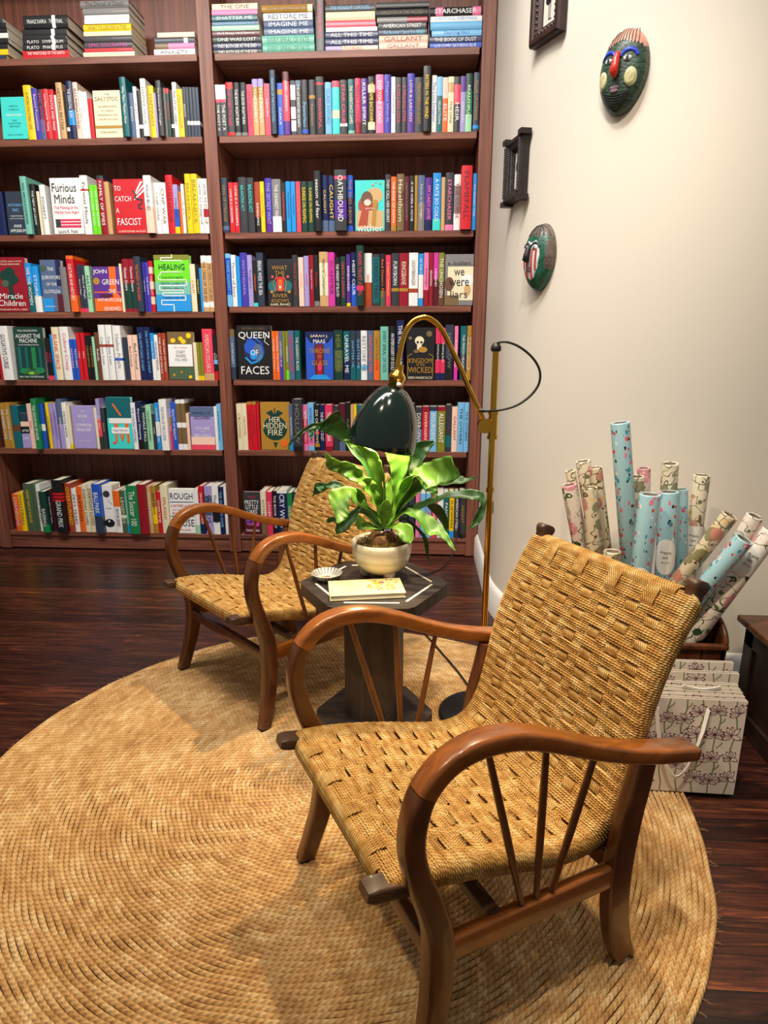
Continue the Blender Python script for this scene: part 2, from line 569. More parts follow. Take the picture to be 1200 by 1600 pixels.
def row(side, r, ox, oy, sc, items, dmul=1.0):
    """items: (x0, x1, top, colour, lettering colour, title, bands, opts) in crop pixels, or a face-out dict"""
    z0 = SH[side][r]
    n = len(items)
    spn = spans(side, r, ox, oy, sc, items)
    for i, it in enumerate(items):
        grp = 'books on the %s shelf of the %s bookcase bay' % (ROWS[r], side)
        if isinstance(it, dict):
            face_out(side, r, ox, oy, sc, it, z0, spn[i], grp)
            continue
        x0, x1, top, c, tc, title = it[:6]
        bands = it[6] if len(it) > 6 else []
        op = it[7] if len(it) > 7 else ''
        Y = YF + 0.004 + rnd.random() * 0.006 - (0.022 if 'o' in op else 0)
        zt = onY(ox + (x0 + x1) / 2 / sc, oy + top / sc, Y).z
        h = max(zt - z0, 0.1)
        xa, xb = spn[i]
        w = (xb - xa) * 0.98
        hard = w > 0.026 or h > 0.225 or 'h' in op
        d = (0.15 if h > 0.21 else 0.135) + rnd.random() * 0.012
        me, pg, bu = book_mesh(w, d, h, c, bands, hard)
        o = link('book', me, None, ((xa + xb) / 2, Y, z0 + 0.0005))
        link('page_block', pg, o)
        spine_title(o, title, tc, w, h, bu, *( (0.5, 0.62) if 'u' in op else (0.5, 0.36) if 'd' in op else (0.76, 0.53)))
        thick = 'thick ' if w > 0.036 else 'slim ' if w < 0.017 else ''
        txt = ' with %s lettering' % word(tc) if title else ''
        if bands and not title:
            txt = ' with %s band' % word(bands[0][2])
        tag(o, lab('%s%s book%s, %s on %s shelf, %s bay' % (thick, word(c), txt, place_of(i, n), ROWS[r], side)), 'book', grp)
_yb = dict(left=[(90, 85), (222, 207), (369, 361), (487, 486), (592, 598), (697, 707), (829, 842)], right=[(82, 70), (211, 203), (362, 357), (476, 474), (592, 590), (701, 704), (834, 842)])
def yb(side, r, x):
    a, e = _yb[side][r]
    xa, xb = (0, 340) if side == 'left' else (340, 745)
    return a + (e - a) * (x - xa) / (xb - xa)
def face_out(side, r, ox, oy, sc, it, z0, span, grp):
    Y = YF + 0.006
    x0, x1, top = it['x0'], it['x1'], it['top']
    c = it['c']
    xa, xb = span
    w = (xb - xa) * 0.98
    h = onY(ox + (x0 + x1) / 2 / sc, oy + top / sc, Y + 0.01).z - z0
    t = it.get('t', 0.026)
    b = MB()
    b.box((-w / 2, 0, 0), (w / 2, 0.0028, h))
    b.box((-w / 2, t - 0.0028, 0), (w / 2, t, h))
    b.box((-w / 2 - 0.0005, 0.0005, 0), (-w / 2 + 0.002, t - 0.0005, h))
    o = bevel(b.build('book', cmat(c, 0.36), None, ((xa + xb) / 2, Y, z0 + 0.0012 + t * math.sin(R(it.get('tilt', 3))))), 0.0008, 1)
    o.rotation_euler = (-R(it.get('tilt', 3)), 0, 0)
    MB().box((-w / 2 + 0.002, 0.0028, 0.003), (w / 2 - 0.003, t - 0.0028, h - 0.003)).build('page_block', M_page, o)
    art = MB()
    cols = []
    def ci(q):
        if q not in cols:
            cols.append(q)
        return cols.index(q)
    lay = 0.0006
    for s in it.get('art', []):
        k = s[0]
        lay += 0.00025
        if k == 'rect':
            _, ax, ay, bx, by, q = s
            art.prism([((ax - 0.5) * w, ay * h), ((bx - 0.5) * w, ay * h), ((bx - 0.5) * w, by * h), ((ax - 0.5) * w, by * h)], 0, lay, ci(q), Matrix(((1, 0, 0, 0), (0, 0, -1, 0), (0, 1, 0, 0), (0, 0, 0, 1))))
        elif k == 'disc':
            _, ax, ay, rx, ry, q = s
            art.prism([((ax - 0.5 + rx * math.cos(2 * PI * j / 28)) * w, ay * h + ry * w * math.sin(2 * PI * j / 28)) for j in range(28)], 0, lay, ci(q), Matrix(((1, 0, 0, 0), (0, 0, -1, 0), (0, 1, 0, 0), (0, 0, 0, 1))))
        elif k == 'poly':
            _, pts, q = s
            art.prism([((ax - 0.5) * w, ay * h) for ax, ay in pts], 0, lay, ci(q), Matrix(((1, 0, 0, 0), (0, 0, -1, 0), (0, 1, 0, 0), (0, 0, 0, 1))))
        elif k == 'line':
            _, pts, th, q = s
            pp = [Vector(((ax - 0.5) * w, ay * h)) for ax, ay in pts]
            for p, e in zip(pp[:-1], pp[1:]):
                dd = (e - p).normalized() * th * w / 2
                nn = Vector((-dd.y, dd.x))
                art.prism([tuple(p - dd - nn), tuple(e + dd - nn), tuple(e + dd + nn), tuple(p - dd + nn)], 0, lay, ci(q), Matrix(((1, 0, 0, 0), (0, 0, -1, 0), (0, 1, 0, 0), (0, 0, 0, 1))))
    for s in it.get('text', []):
        string, yy, hh, q = s[:4]
        ww = s[4] if len(s) > 4 else 0.84
        xx = s[5] if len(s) > 5 else 0.5
        M = Matrix(((1, 0, 0, (xx - 0.5) * w), (0, 0, -1, -lay - 0.0004), (0, 1, 0, yy * h), (0, 0, 0, 1)))
        put_text(art, string, M, w * ww, h * hh, ci(q), 1.35)
    if art.f:
        art.build('cover_print', [mat('lettering_' + word(q).replace(' ', '_'), PAL[q], 0.45) for q in cols], o)
    tag(o, lab(it['label']), 'book', grp)
def stack(side, r, ox, oy, sc, name, items, dep=0.17, back=0.0):
    """books lying flat, listed from the top one down: (x0, x1, top, bottom, colour, lettering colour, title, bands)"""
    z = SH[side][r]
    n = len(items)
    for i, it in enumerate(reversed(items)):
        x0, x1, yt, ybm, c, tc, title = it[:7]
        bands = it[7] if len(it) > 7 else []
        Y = YF + 0.01 + rnd.random() * 0.006 + back
        th = onY(ox + x0 / sc, oy + yt / sc, Y).z - onY(ox + x0 / sc, oy + ybm / sc, Y).z
        ym = oy + (yt + ybm) / 2 / sc
        xa, xb = max(onY(ox + x0 / sc, ym, Y).x, BAY[side][0]), min(onY(ox + x1 / sc, ym, Y).x, BAY[side][1])
        me, pg, bu = book_mesh(th * 0.97, dep, xb - xa, c, bands, th > 0.028)
        o = link('book', me, None, (xb, Y, z + th / 2))
        o.rotation_euler = (0, -PI / 2, 0)
        z += th
        link('page_block', pg, o)
        b = MB()
        if title:
            M = Matrix(((0, 1, 0, 0), (0, 0, -1, -bu - 0.0007), (-1, 0, 0, (xb - xa) * 0.5), (0, 0, 0, 1)))
            put_text(b, title, M, (xb - xa) * 0.8, th * 0.56)
            b.build('spine_title', mat('lettering_' + word(tc).replace(' ', '_'), PAL[tc], 0.5), o)
        k = n - 1 - i
        where = 'topmost' if k == 0 else 'lowest' if i == 0 else ORD[k] + ' from top'
        tag(o, lab('%s book lying flat, %s in %s, top shelf, %s bay' % (word(c), where, name, side)), 'book', 'books lying in stacks on the top shelf of the %s bay' % side)
# left bay, top shelf: four stacks
stack('left', 0, 0, 0, 3.636, 'leftmost stack', [(-60, 15, 105, 135, 'steel', 'white', ''), (-60, 35, 135, 165, 'black', 'white', ''), (-60, 40, 165, 192, 'black', 'white', ''), (-60, 48, 192, 222, 'white', 'black', ''), (-60, 48, 222, 252, 'black', 'white', ''), (-60, 45, 252, 285, 'black', 'white', ''), (-60, 48, 285, 318, 'yellow', 'black', ''), (-60, 40, 318, 345, 'steel', 'white', '')])
W1 = [(0.27, 0.35, 'white')]
stack('left', 0, 0, 0, 3.636, 'second stack', [(132, 385, 90, 165, 'black', 'white', 'FRANZ KAFKA   THE TRIAL', W1), (127, 380, 166, 205, 'black', 'white', '', W1), (128, 375, 205, 226, 'black', 'white', '', W1), (130, 385, 226, 257, 'black', 'white', 'PLATO   SYMPOSIUM', W1), (130, 385, 258, 291, 'black', 'white', 'PLATO   PHAEDRUS', W1), (130, 395, 291, 322, 'red', 'white', 'THE WRETCHED OF THE EARTH'), (130, 395, 322, 338, 'red', 'white', '')])
stack('left', 0, 0, 0, 3.636, 'third stack', [(457, 733, 8, 50, 'grey', 'charcoal', 'The Denial of Death'), (470, 733, 52, 88, 'grey', 'charcoal', ''), (480, 735, 88, 115, 'white', 'red', ''), (480, 735, 115, 142, 'white', 'black', ''), (475, 747, 138, 180, 'yellow', 'olive', 'WHAT TO LIVE FOR IN TIME'), (475, 747, 178, 204, 'cream', 'brown', ''), (480, 750, 203, 236, 'charcoal', 'red', ''), (480, 750, 236, 272, 'charcoal', 'magenta', 'EPIC SOCRATES'), (480, 755, 271, 294, 'red', 'white', ''), (474, 765, 293, 322, 'cream', 'bronze', '')])
stack('left', 0, 0, 0, 3.636, 'rightmost stack', [(893, 1105, 174, 203, 'peach', 'black', ''), (877, 1105, 203, 235, 'steel', 'white', '', [(0.17, 0.27, 'white')]), (880, 1105, 235, 270, 'pink', 'gold', '', [(0.66, 1.0, 'bronze')]), (875, 1108, 270, 305, 'white', 'black', 'ANXIETY')])

row('left', 1, 0, 110, 3.636, [
    dict(x0=2, x1=160, top=150, c='turquoise', t=0.03, tilt=6, label='turquoise face-out paperback leaning at far left of second shelf, left bay',
         text=[('MARCUS', .78, .04, 'teal', .34), ('AURELIUS', .70, .04, 'teal', .42), ('MEDITATIONS', .57, .05, 'white', .62), ('THE', .44, .035, 'teal', .2), ('ANNOTATED', .37, .04, 'teal', .5), ('EDITION', .30, .04, 'teal', .4), ('ROBIN WATERFIELD', .1, .03, 'teal', .6)]),
    (146, 190, 85, 'yellow', 'bronze', 'A MORE EXCITING LIFE'), (190, 222, 102, 'violet', 'peach', 'Beyond Possessions'), (222, 250, 108, 'charcoal', 'magenta', 'EPIC SOCRATES', [(0.0, 0.4, 'slate')]), (250, 287, 107, 'red', 'white', 'Some Requirement for Thinking'), (288, 317, 108, 'red', 'white', 'STATUS AND MASS'),
    (316, 330, 140, 'white', 'black', ''), (332, 366, 70, 'tan', 'brown', 'GETTING BETTER'), (372, 388, 120, 'black', 'white', '', [(0.17, 0.25, 'white')]), (388, 422, 62, 'navy', 'white', 'THE ESSENTIAL RUMI', [(0.24, 0.5, 'azure')], 'u'), (426, 453, 68, 'peach', 'charcoal', 'ILLUMINATIONS'), (458, 474, 115, 'white', 'grey', 'LETTERS'), (475, 504, 122, 'white', 'black', ''), (506, 528, 160, 'red', 'white', ''),
    dict(x0=532, x1=690, top=118, c='cream', t=0.036, tilt=2, label='cream face-out book with gold band and thin capitals, second shelf, left bay', art=[('rect', 0, .2, 1, .26, 'gold')],
         text=[('THE', .92, .035, 'bronze', .18), ('DAILY STOIC', .82, .085, 'bronze', .86), ('366 MEDITATIONS', .66, .035, 'bronze', .66), ('ON WISDOM,', .57, .035, 'bronze', .46), ('PERSEVERANCE, AND', .48, .035, 'bronze', .74), ('THE ART OF LIVING', .39, .035, 'bronze', .7), ('RYAN HOLIDAY', .12, .045, 'bronze', .62)]),
    (690, 724, 38, 'teal', 'white', 'Why Plato Matters Now', [], 'o'), (730, 762, 128, 'slate', 'white', 'ETHICS'), (763, 782, 92, 'white', 'bronze', 'PLATO'), (784, 806, 115, 'black', 'white', '', [(0.2, 0.28, 'white')]), (806, 836, 47, 'white', 'grey', 'HAPPIER HOUR', [], 'o'), (842, 878, 88, 'yellow', 'bronze', 'HAPPINESS'), (878, 892, 128, 'lilac', 'charcoal', ''), (893, 922, 58, 'charcoal', 'white', 'The Practice of Thought', [], 'o'), (925, 945, 100, 'grey', 'maroon', ''), (946, 966, 102, 'pine', 'red', 'MEMORY', [(0.9, 1.0, 'red')]), (968, 986, 112, 'black', 'white', '', [(0.2, 0.28, 'white')]), (983, 1008, 68, 'white', 'black', 'THE STOIC HABIT'), (1009, 1042, 108, 'yellow', 'gold', 'ON DIALOGUE'), (1043, 1060, 95, 'charcoal', 'white', 'REASON'), (1061, 1076, 95, 'steel', 'white', '', [(0.24, 0.32, 'white')]), (1078, 1094, 96, 'steel', 'white', '', [(0.24, 0.32, 'white')]), (1096, 1113, 96, 'steel', 'white', '', [(0.24, 0.32, 'white')]), (1115, 1132, 97, 'steel', 'white', '', [(0.24, 0.32, 'white')])])

row('left', 2, 0, 260, 3.529, [
    (-20, 26, 140, 'navy', 'white', ''),
    dict(x0=34, x1=142, top=140, c='steel', t=0.03, label='dark slate face-out book partly behind a turquoise spine, third shelf, left bay', text=[('AUTOCRACY,', .68, .07, 'skyblue', .8), ('INC.', .57, .07, 'skyblue', .35), ('THE DICTATORS WHO', .43, .035, 'white', .66), ('WANT TO RUN THE WORLD', .37, .035, 'white', .7), ('ANNE', .2, .07, 'white', .4), ('APPLEBAUM', .09, .07, 'white', .8)]),
    (126, 160, 55, 'sea', 'teal', 'MORAL AMBITION RUTGER BREGMAN', [], 'o'), (168, 207, 97, 'black', 'white', 'THE NEW JIM CROW'), (214, 229, 138, 'cream', 'red', ''), (231, 262, 102, 'white', 'charcoal', 'POVERTY'),
    dict(x0=282, x1=462, top=66, c='white', t=0.032, tilt=2, label='large white face-out book with grey title and striped flag, third shelf, left bay', art=[('rect', .08, .12, .24, .27, 'charcoal'), ('rect', .24, .235, .92, .27, 'rose'), ('rect', .24, .18, .92, .215, 'rose'), ('rect', .24, .12, .92, .16, 'rose')],
         text=[('Furious', .83, .17, 'charcoal', .8, .46), ('Minds', .63, .17, 'charcoal', .66, .44), ('The Making of the', .47, .07, 'rose', .8, .47), ('MAGA New Right', .385, .065, 'rose', .8, .48), ('Laura K. Field', .05, .06, 'charcoal', .62, .46)]),
    (452, 494, 50, 'white', 'charcoal', 'Furious Minds', [(0.74, 0.77, 'red')]), (502, 525, 103, 'lime', 'white', 'HOW TO READ THE ROOM'), (527, 547, 104, 'lime', 'white', 'HOW TO READ THE ROOM'), (540, 582, 52, 'crimson', 'white', 'FAMILY OF SPIES', [(0.95, 1.0, 'steel')]), (584, 610, 85, 'tan', 'brown', ''),
    dict(x0=628, x1=812, top=72, c='red', t=0.03, tilt=2, label='red face-out book with slanted white stripes, third shelf, left bay', art=[('poly', [(.62, .68), (.98, .93), (.98, .88), (.62, .66)], 'white'), ('poly', [(.62, .63), (.98, .84), (.98, .79), (.62, .61)], 'white'), ('poly', [(.64, .72), (.84, .95), (.92, .95), (.66, .71)], 'white'), ('line', [(.6, .78), (.68, .72), (.64, .66), (.74, .63), (.86, .62), (.84, .55), (.74, .52), (.76, .47), (.84, .46)], .04, 'charcoal')],
         text=[('TO', .83, .13, 'white', .2, .13), ('CATCH', .64, .14, 'white', .5, .28), ('A', .43, .13, 'white', .1, .09), ('FASCIST', .22, .16, 'white', .74, .43), ('CHRISTOPHER MATHIAS', .04, .035, 'cream', .84)]),
    (800, 842, 50, 'white', 'black', 'VOLGA BLUES', [(0.0, 0.46, 'peach')], 'uo'), (850, 884, 90, 'white', 'bronze', 'CHIP WAR'), (886, 920, 90, 'white', 'bronze', 'CHIP WAR'), (916, 957, 48, 'red', 'maroon', 'LITTLE HOUSE'), (958, 985, 100, 'lilac', 'charcoal', 'TYRANNY', [(0.0, 0.14, 'yellow'), (0.14, 0.5, 'blue')]), (990, 1006, 140, 'orange', 'white', ''), (1005, 1020, 97, 'white', 'black', 'THE CAUSE'), (1026, 1056, 42, 'yellow', 'olive', 'BREAKNECK'), (1058, 1094, 42, 'yellow', 'olive', 'BREAKNECK'), (1094, 1120, 68, 'white', 'navy', 'HOW TO STAND UP'), (1120, 1150, 68, 'white', 'charcoal', 'HOW TO STAND UP', [(0.3, 0.45, 'red')])])

row('left', 3, 0, 380, 3.478, [
    dict(x0=-40, x1=150, top=78, c='crimson', t=0.03, label='crimson face-out book with green tree-shaped profile, fourth shelf, left bay', art=[('disc', .38, .66, .17, .17, 'pine'), ('disc', .52, .72, .15, .15, 'pine'), ('disc', .63, .6, .13, .13, 'pine'), ('disc', .5, .56, .15, .14, 'pine'), ('disc', .36, .52, .11, .1, 'sage'), ('poly', [(.44, .5), (.56, .5), (.58, .36), (.66, .22), (.36, .22), (.45, .36)], 'pine')],
         text=[('EDUCATION, AND A PATH', .92, .03, 'cream', .8), ('OF FALSE PROMISES', .87, .03, 'cream', .7), ('Miracle', .29, .1, 'white', .7), ('Children', .16, .11, 'white', .82), ('KATIE BENNER & ERICA L. GREEN', .04, .03, 'cream', .9)]),
    (147, 180, 108, 'azure', 'white', 'WE THE WOMEN', [(0, 0.6, 'teal')]), (182, 218, 125, 'azure', 'white', 'STORIES', [(0.0, 0.35, 'white')]),
    dict(x0=222, x1=336, top=92, c='slate', t=0.03, label='slate blue face-out book with white capitals and blue blocks, fourth shelf, left bay', art=[('rect', 0, 0, .5, .26, 'azure'), ('rect', .72, .0, 1, .34, 'maroon'), ('rect', .76, .5, 1, 1, 'navy'), ('disc', .14, .84, .14, .14, 'sage')],
         text=[('THE', .82, .08, 'white', .3), ('SURVIVORS', .66, .1, 'white', .9), ('OF THE', .53, .08, 'white', .5), ('CLOTILDA', .39, .1, 'white', .8), ('HANNAH DURKIN', .1, .05, 'white', .5, .35)]),
    (338, 372, 130, 'grey', 'white', ''), (374, 412, 68, 'orange', 'white', 'CULTURE AND HISTORY', [(0.3, 0.94, 'red')], 'o'), (424, 444, 118, 'steel', 'white', 'Mind of Magic', [(0, 0.08, 'rose')]), (446, 468, 118, 'steel', 'white', 'Mind of Magic', [(0, 0.08, 'rose')]), (468, 494, 124, 'mint', 'charcoal', 'NATURE'),
    dict(x0=506, x1=668, top=130, c='orange', t=0.03, label='orange and purple face-out book with white title blocks, fourth shelf, left bay', art=[('rect', 0, .45, 1, 1, 'purple'), ('rect', .6, .45, .85, 1, 'orange'), ('rect', 0, .3, 1, .42, 'purple'), ('disc', .12, .68, .12, .12, 'gold'), ('disc', .78, .22, .22, .3, 'orange'), ('rect', .2, .32, .7, .38, 'maroon')],
         text=[('JOHN', .88, .12, 'white', .5, .28), ('GREEN', .66, .12, 'white', .62, .64), ('THE', .45, .09, 'white', .28, .68), ('ANTHROPOCENE', .26, .08, 'white', .9, .56), ('REVIEWED', .06, .08, 'white', .62, .66)]),
    (656, 668, 112, 'cream', 'red', ''), (672, 706, 86, 'crimson', 'white', 'Human Desire', [(0.06, 0.54, 'pine')], 'u'), (706, 738, 86, 'crimson', 'white', 'Human Desire', [(0.06, 0.54, 'pine')], 'u'), (734, 770, 72, 'steel', 'orange', 'THE TRAGEDY OF TRUE CRIME', [], 'o'), (772, 792, 104, 'violet', 'white', 'THE WINDS'), (794, 814, 104, 'violet', 'white', 'THE WINDS'), (814, 834, 96, 'red', 'white', 'THE PLAGUE', [(0.15, 0.3, 'peach'), (0.45, 0.6, 'peach'), (0.75, 0.88, 'peach')]),
    dict(x0=840, x1=1034, top=66, c='lime', t=0.034, tilt=2, label='green to blue face-out book with white looping line, fourth shelf, left bay', art=[('rect', 0, 0, 1, .3, 'azure'), ('rect', 0, .3, 1, .52, 'sea'), ('rect', 0, .92, 1, 1, 'olive'), ('line', [(.52, 1.0), (.52, .95), (.2, .95), (.2, .9), (.8, .9), (.8, .87)], .025, 'white'), ('line', [(.78, .7), (.18, .7), (.18, .66), (.1, .63), (.1, .56), (.9, .56), (.9, .46), (.12, .46), (.12, .38), (.8, .38), (.8, .33), (.2, .33), (.2, .28), (.85, .28), (.85, .2), (.15, .2), (.15, .12), (.5, .12), (.5, 0)], .025, 'white')],
         text=[('HEALING', .79, .1, 'pine', .74), ('OUR PATH FROM', .6, .04, 'pine', .6), ('MENTAL ILLNESS TO', .5, .04, 'pine', .68), ('MENTAL HEALTH', .41, .04, 'pine', .6), ('THOMAS INSEL, MD', .24, .04, 'navy', .6)]),
    (1036, 1066, 114, 'cream', 'gold', 'CALM'), (1068, 1086, 116, 'black', 'yellow', 'PREVENT'), (1086, 1100, 136, 'azure', 'white', ''), (1094, 1132, 68, 'tan', 'brown', 'THE CRISIS OF THE SELF', [(0.87, 1, 'white'), (0.08, 0.18, 'white')]), (1132, 1166, 68, 'tan', 'brown', 'THE CRISIS OF THE SELF', [(0.87, 1, 'white'), (0.08, 0.18, 'white')])])

row('left', 4, 0, 500, 3.4286, [
    (-10, 12, 60, 'red', 'white', ''), (2, 58, 32, 'white', 'black', "GOLIATH'S CURSE", [], 'o'),
    dict(x0=76, x1=236, top=40, c='pine', t=0.03, label='dark green forest face-out book with bold white title, fifth shelf, left bay', art=[('rect', .1, .2, .2, .62, 'teal'), ('rect', .34, .2, .42, .62, 'teal'), ('rect', .56, .2, .7, .62, 'green'), ('rect', .82, .2, .88, .62, 'teal'), ('disc', .3, .16, .2, .1, 'green'), ('disc', .55, .13, .26, .09, 'sage'), ('disc', .8, .17, .16, .1, 'green'), ('disc', .5, .12, .1, .04, 'lime')],
         text=[('PAUL KINGSNORTH', .93, .035, 'white', .66), ('AGAINST THE', .83, .09, 'white', .84), ('MACHINE', .74, .09, 'white', .6), ('On the Unmaking of Humanity', .66, .035, 'white', .7), ('NEW YORK TIMES BESTSELLER', .05, .03, 'white', .84)]),
    (248, 263, 96, 'black', 'rose', 'BLANK', [(0, 0.1, 'rose')]), (264, 279, 96, 'black', 'rose', 'BLANK', [(0, 0.1, 'rose')]), (276, 290, 78, 'azure', 'white', ''), (290, 326, 38, 'cream', 'rose', 'BLANK SPACE'), (330, 376, 36, 'white', 'rose', 'Culture Creep'), (378, 398, 104, 'blue', 'peach', 'MOTHERS'), (400, 419, 104, 'blue', 'peach', 'MOTHERS'), (414, 436, 68, 'red', 'white', 'lullaby'), (438, 460, 68, 'red', 'white', 'lullaby'), (464, 482, 84, 'black', 'gold', 'LEARNING'), (484, 502, 84, 'black', 'gold', 'LEARNING'), (503, 516, 90, 'mint', 'charcoal', ''), (506, 540, 66, 'brown', 'white', 'Rehab'),
    (538, 572, 26, 'white', 'slate', 'Carbon Law', [(0.6, 0.65, 'rust')]), (574, 608, 26, 'white', 'slate', 'Carbon Law', [(0.6, 0.65, 'rust')]), (614, 656, 30, 'white', 'grey', 'Useless People', [(0.36, 0.41, 'blue')]), (664, 690, 94, 'steel', 'white', ''), (692, 716, 80, 'peach', 'charcoal', 'Bad Friend'), (718, 745, 80, 'peach', 'charcoal', 'Bad Friend'), (744, 778, 38, 'navy', 'skyblue', 'KARL OVE MY SCHOOL OF NIGHT'), (780, 812, 38, 'navy', 'skyblue', 'KARL OVE MY SCHOOL OF NIGHT'), (812, 832, 70, 'azure', 'white', 'Female Faces', [(0, 0.45, 'white')], 'u'), (833, 852, 80, 'white', 'black', 'PHENOMENA'), (854, 872, 70, 'rust', 'white', 'THE WAY OF SOULS'), (874, 893, 70, 'rust', 'white', 'THE WAY OF SOULS'),
    dict(x0=898, x1=1040, top=66, c='bronze', t=0.03, label='meadow face-out book with yellow flowers and white label, fifth shelf, left bay', art=[('rect', 0, 0, 1, .26, 'sage'), ('disc', .22, .82, .1, .09, 'yellow'), ('disc', .52, .86, .09, .08, 'yellow'), ('disc', .62, .8, .1, .09, 'yellow'), ('disc', .84, .92, .1, .1, 'yellow'), ('line', [(.24, .78), (.3, .5)], .02, 'sage'), ('line', [(.84, .86), (.8, .5)], .02, 'sage'), ('disc', .2, .1, .06, .06, 'gold'), ('disc', .5, .16, .05, .05, 'gold'), ('disc', .84, .06, .07, .06, 'yellow'), ('rect', .02, .28, .96, .74, 'white')],
         text=[('PEMA CHODRON', .67, .03, 'rust', .5), ('START', .58, .07, 'charcoal', .36), ('WHERE', .5, .07, 'charcoal', .4), ('YOU ARE', .42, .07, 'charcoal', .48)]),
    (1040, 1058, 120, 'cream', 'bronze', ''), (1054, 1074, 120, 'lime', 'white', '', [(0.0, 0.12, 'yellow'), (0.12, 1.0, 'olive')]), (1075, 1090, 120, 'olive', 'white', '', [(0.0, 0.12, 'yellow')]), (1082, 1142, 48, 'coral', 'peach', 'AMERICAN SYLLABUS', [(0.0, 0.14, 'tan')]), (1146, 1162, 80, 'black', 'white', 'BRAIN', [(0.0, 0.2, 'red'), (0.36, 0.46, 'skyblue')]), (1163, 1178, 80, 'black', 'white', 'BRAIN', [(0.0, 0.2, 'red'), (0.36, 0.46, 'skyblue')])])

row('left', 5, 0, 610, 3.333, [
    (8, 34, 66, 'gold', 'white', 'THE HUNGER CODE'), (34, 62, 66, 'gold', 'white', 'THE HUNGER CODE'), (62, 104, 80, 'teal', 'gold', '', [(0.4, 0.55, 'brown')]),
    dict(x0=108, x1=178, top=120, c='lilac', t=0.02, label='small lilac face-out book with dusk landscape, sixth shelf, left bay', art=[('rect', 0, .42, 1, .62, 'black'), ('rect', 0, .62, 1, .76, 'peach'), ('rect', 0, .76, 1, 1, 'steel')], text=[('AFTER', .5, .09, 'white', .8), ('LOVE', .28, .09, 'white', .7)]),
    (150, 176, 70, 'peach', 'coral', 'EVE'), (174, 202, 44, 'green', 'white', 'THE DISCIPLINE OF HOPE', [], 'o'), (206, 236, 70, 'blue', 'white', '', [(0.4, 0.55, 'white')]), (236, 248, 100, 'steel', 'white', ''), (246, 262, 64, 'yellow', 'olive', 'SHEPHERD'), (264, 282, 68, 'lilac', 'purple', 'CHRISTIANITY'), (284, 302, 68, 'lilac', 'purple', 'CHRISTIANITY'), (304, 328, 46, 'slate', 'white', 'SPIRIT', [(0, 0.5, 'lilac')]), (330, 354, 64, 'white', 'charcoal', 'FAITH HOPE'), (354, 372, 80, 'cream', 'olive', '', [(0.0, 0.1, 'yellow')]),
    dict(x0=376, x1=498, top=82, c='lilac', t=0.036, tilt=2, label='plain lilac face-out prayer book with white capitals, sixth shelf, left bay', text=[('The', .87, .045, 'white', .16), ('BOOK', .76, .075, 'white', .4), ('of', .66, .04, 'white', .1), ('COMMON', .55, .075, 'white', .7), ('PRAYER', .44, .075, 'white', .62), ('SCOTT CROSBY', .18, .03, 'white', .5)]),
    (496, 512, 90, 'cream', 'rust', ''), (510, 528, 44, 'coral', 'white', 'NO WILL', [(0.0, 0.25, 'charcoal'), (0.6, 1.0, 'lilac')]), (530, 552, 90, 'charcoal', 'tan', 'FACE'),
    dict(x0=556, x1=700, top=38, c='turquoise', t=0.03, tilt=2, label='turquoise face-out book with huge orange letter M, sixth shelf, left bay', art=[('rect', 0, .6, 1, 1, 'teal'), ('line', [(.3, .86), (.56, .66)], .07, 'orange'), ('rect', .08, .5, 1, .6, 'white'), ('poly', [(.28, .12), (.36, .12), (.36, .46), (.54, .16), (.6, .16), (.76, .46), (.76, .12), (.86, .12), (.86, .5), (.74, .5), (.57, .22), (.4, .5), (.28, .5)], 'orange'), ('disc', .22, .12, .06, .05, 'coral'), ('rect', .16, .3, .88, .42, 'white')], text=[('Maggie Haberman', .36, .05, 'slate', .6, .52)]),
    (688, 712, 66, 'white', 'blue', 'THE YOUNG WRITERS'), (710, 742, 58, 'navy', 'white', 'Beyond Weeping', [(0, 0.2, 'black')]), (742, 766, 88, 'pine', 'white', 'WHALE FALL'), (764, 794, 76, 'mint', 'sage', 'THE SCIENCE OF WONDERS'), (796, 812, 122, 'charcoal', 'white', 'LOSS'), (812, 834, 66, 'azure', 'white', 'COMPLETE AND UNSURE', [(0.3, 0.6, 'white')]), (836, 874, 48, 'white', 'grey', 'THE SOUL OF THE CLOUD', [], 'o'), (876, 896, 96, 'rose', 'white', 'TRUE', [(0.6, 0.8, 'gold'), (0.8, 1, 'lilac')]), (896, 922, 62, 'blue', 'white', 'REALITY OF REALITY'), (918, 944, 50, 'white', 'bronze', '', [(0.12, 0.45, 'bronze'), (0.55, 0.93, 'bronze')]), (945, 970, 50, 'white', 'bronze', '', [(0.12, 0.45, 'bronze'), (0.55, 0.93, 'bronze')]), (970, 988, 120, 'peach', 'coral', ''),
    dict(x0=992, x1=1118, top=88, c='lilac', t=0.026, tilt=2, label='violet to orange face-out paperback, sixth shelf near right end, left bay', art=[('rect', 0, .78, 1, 1, 'slate'), ('rect', 0, .12, 1, .3, 'peach'), ('rect', 0, 0, 1, .12, 'coral')], text=[('HENRI J. M.', .85, .07, 'navy', .8), ('NOUWEN', .75, .07, 'navy', .66), ('YOU ARE', .5, .07, 'white', .6), ('THE', .42, .035, 'white', .18), ('BELOVED', .33, .07, 'white', .7)]),
    (1118, 1134, 84, 'white', 'green', ''), (1134, 1156, 72, 'skyblue', 'navy', 'THE WISDOM WAY'), (1158, 1178, 72, 'skyblue', 'navy', 'THE WISDOM WAY')])

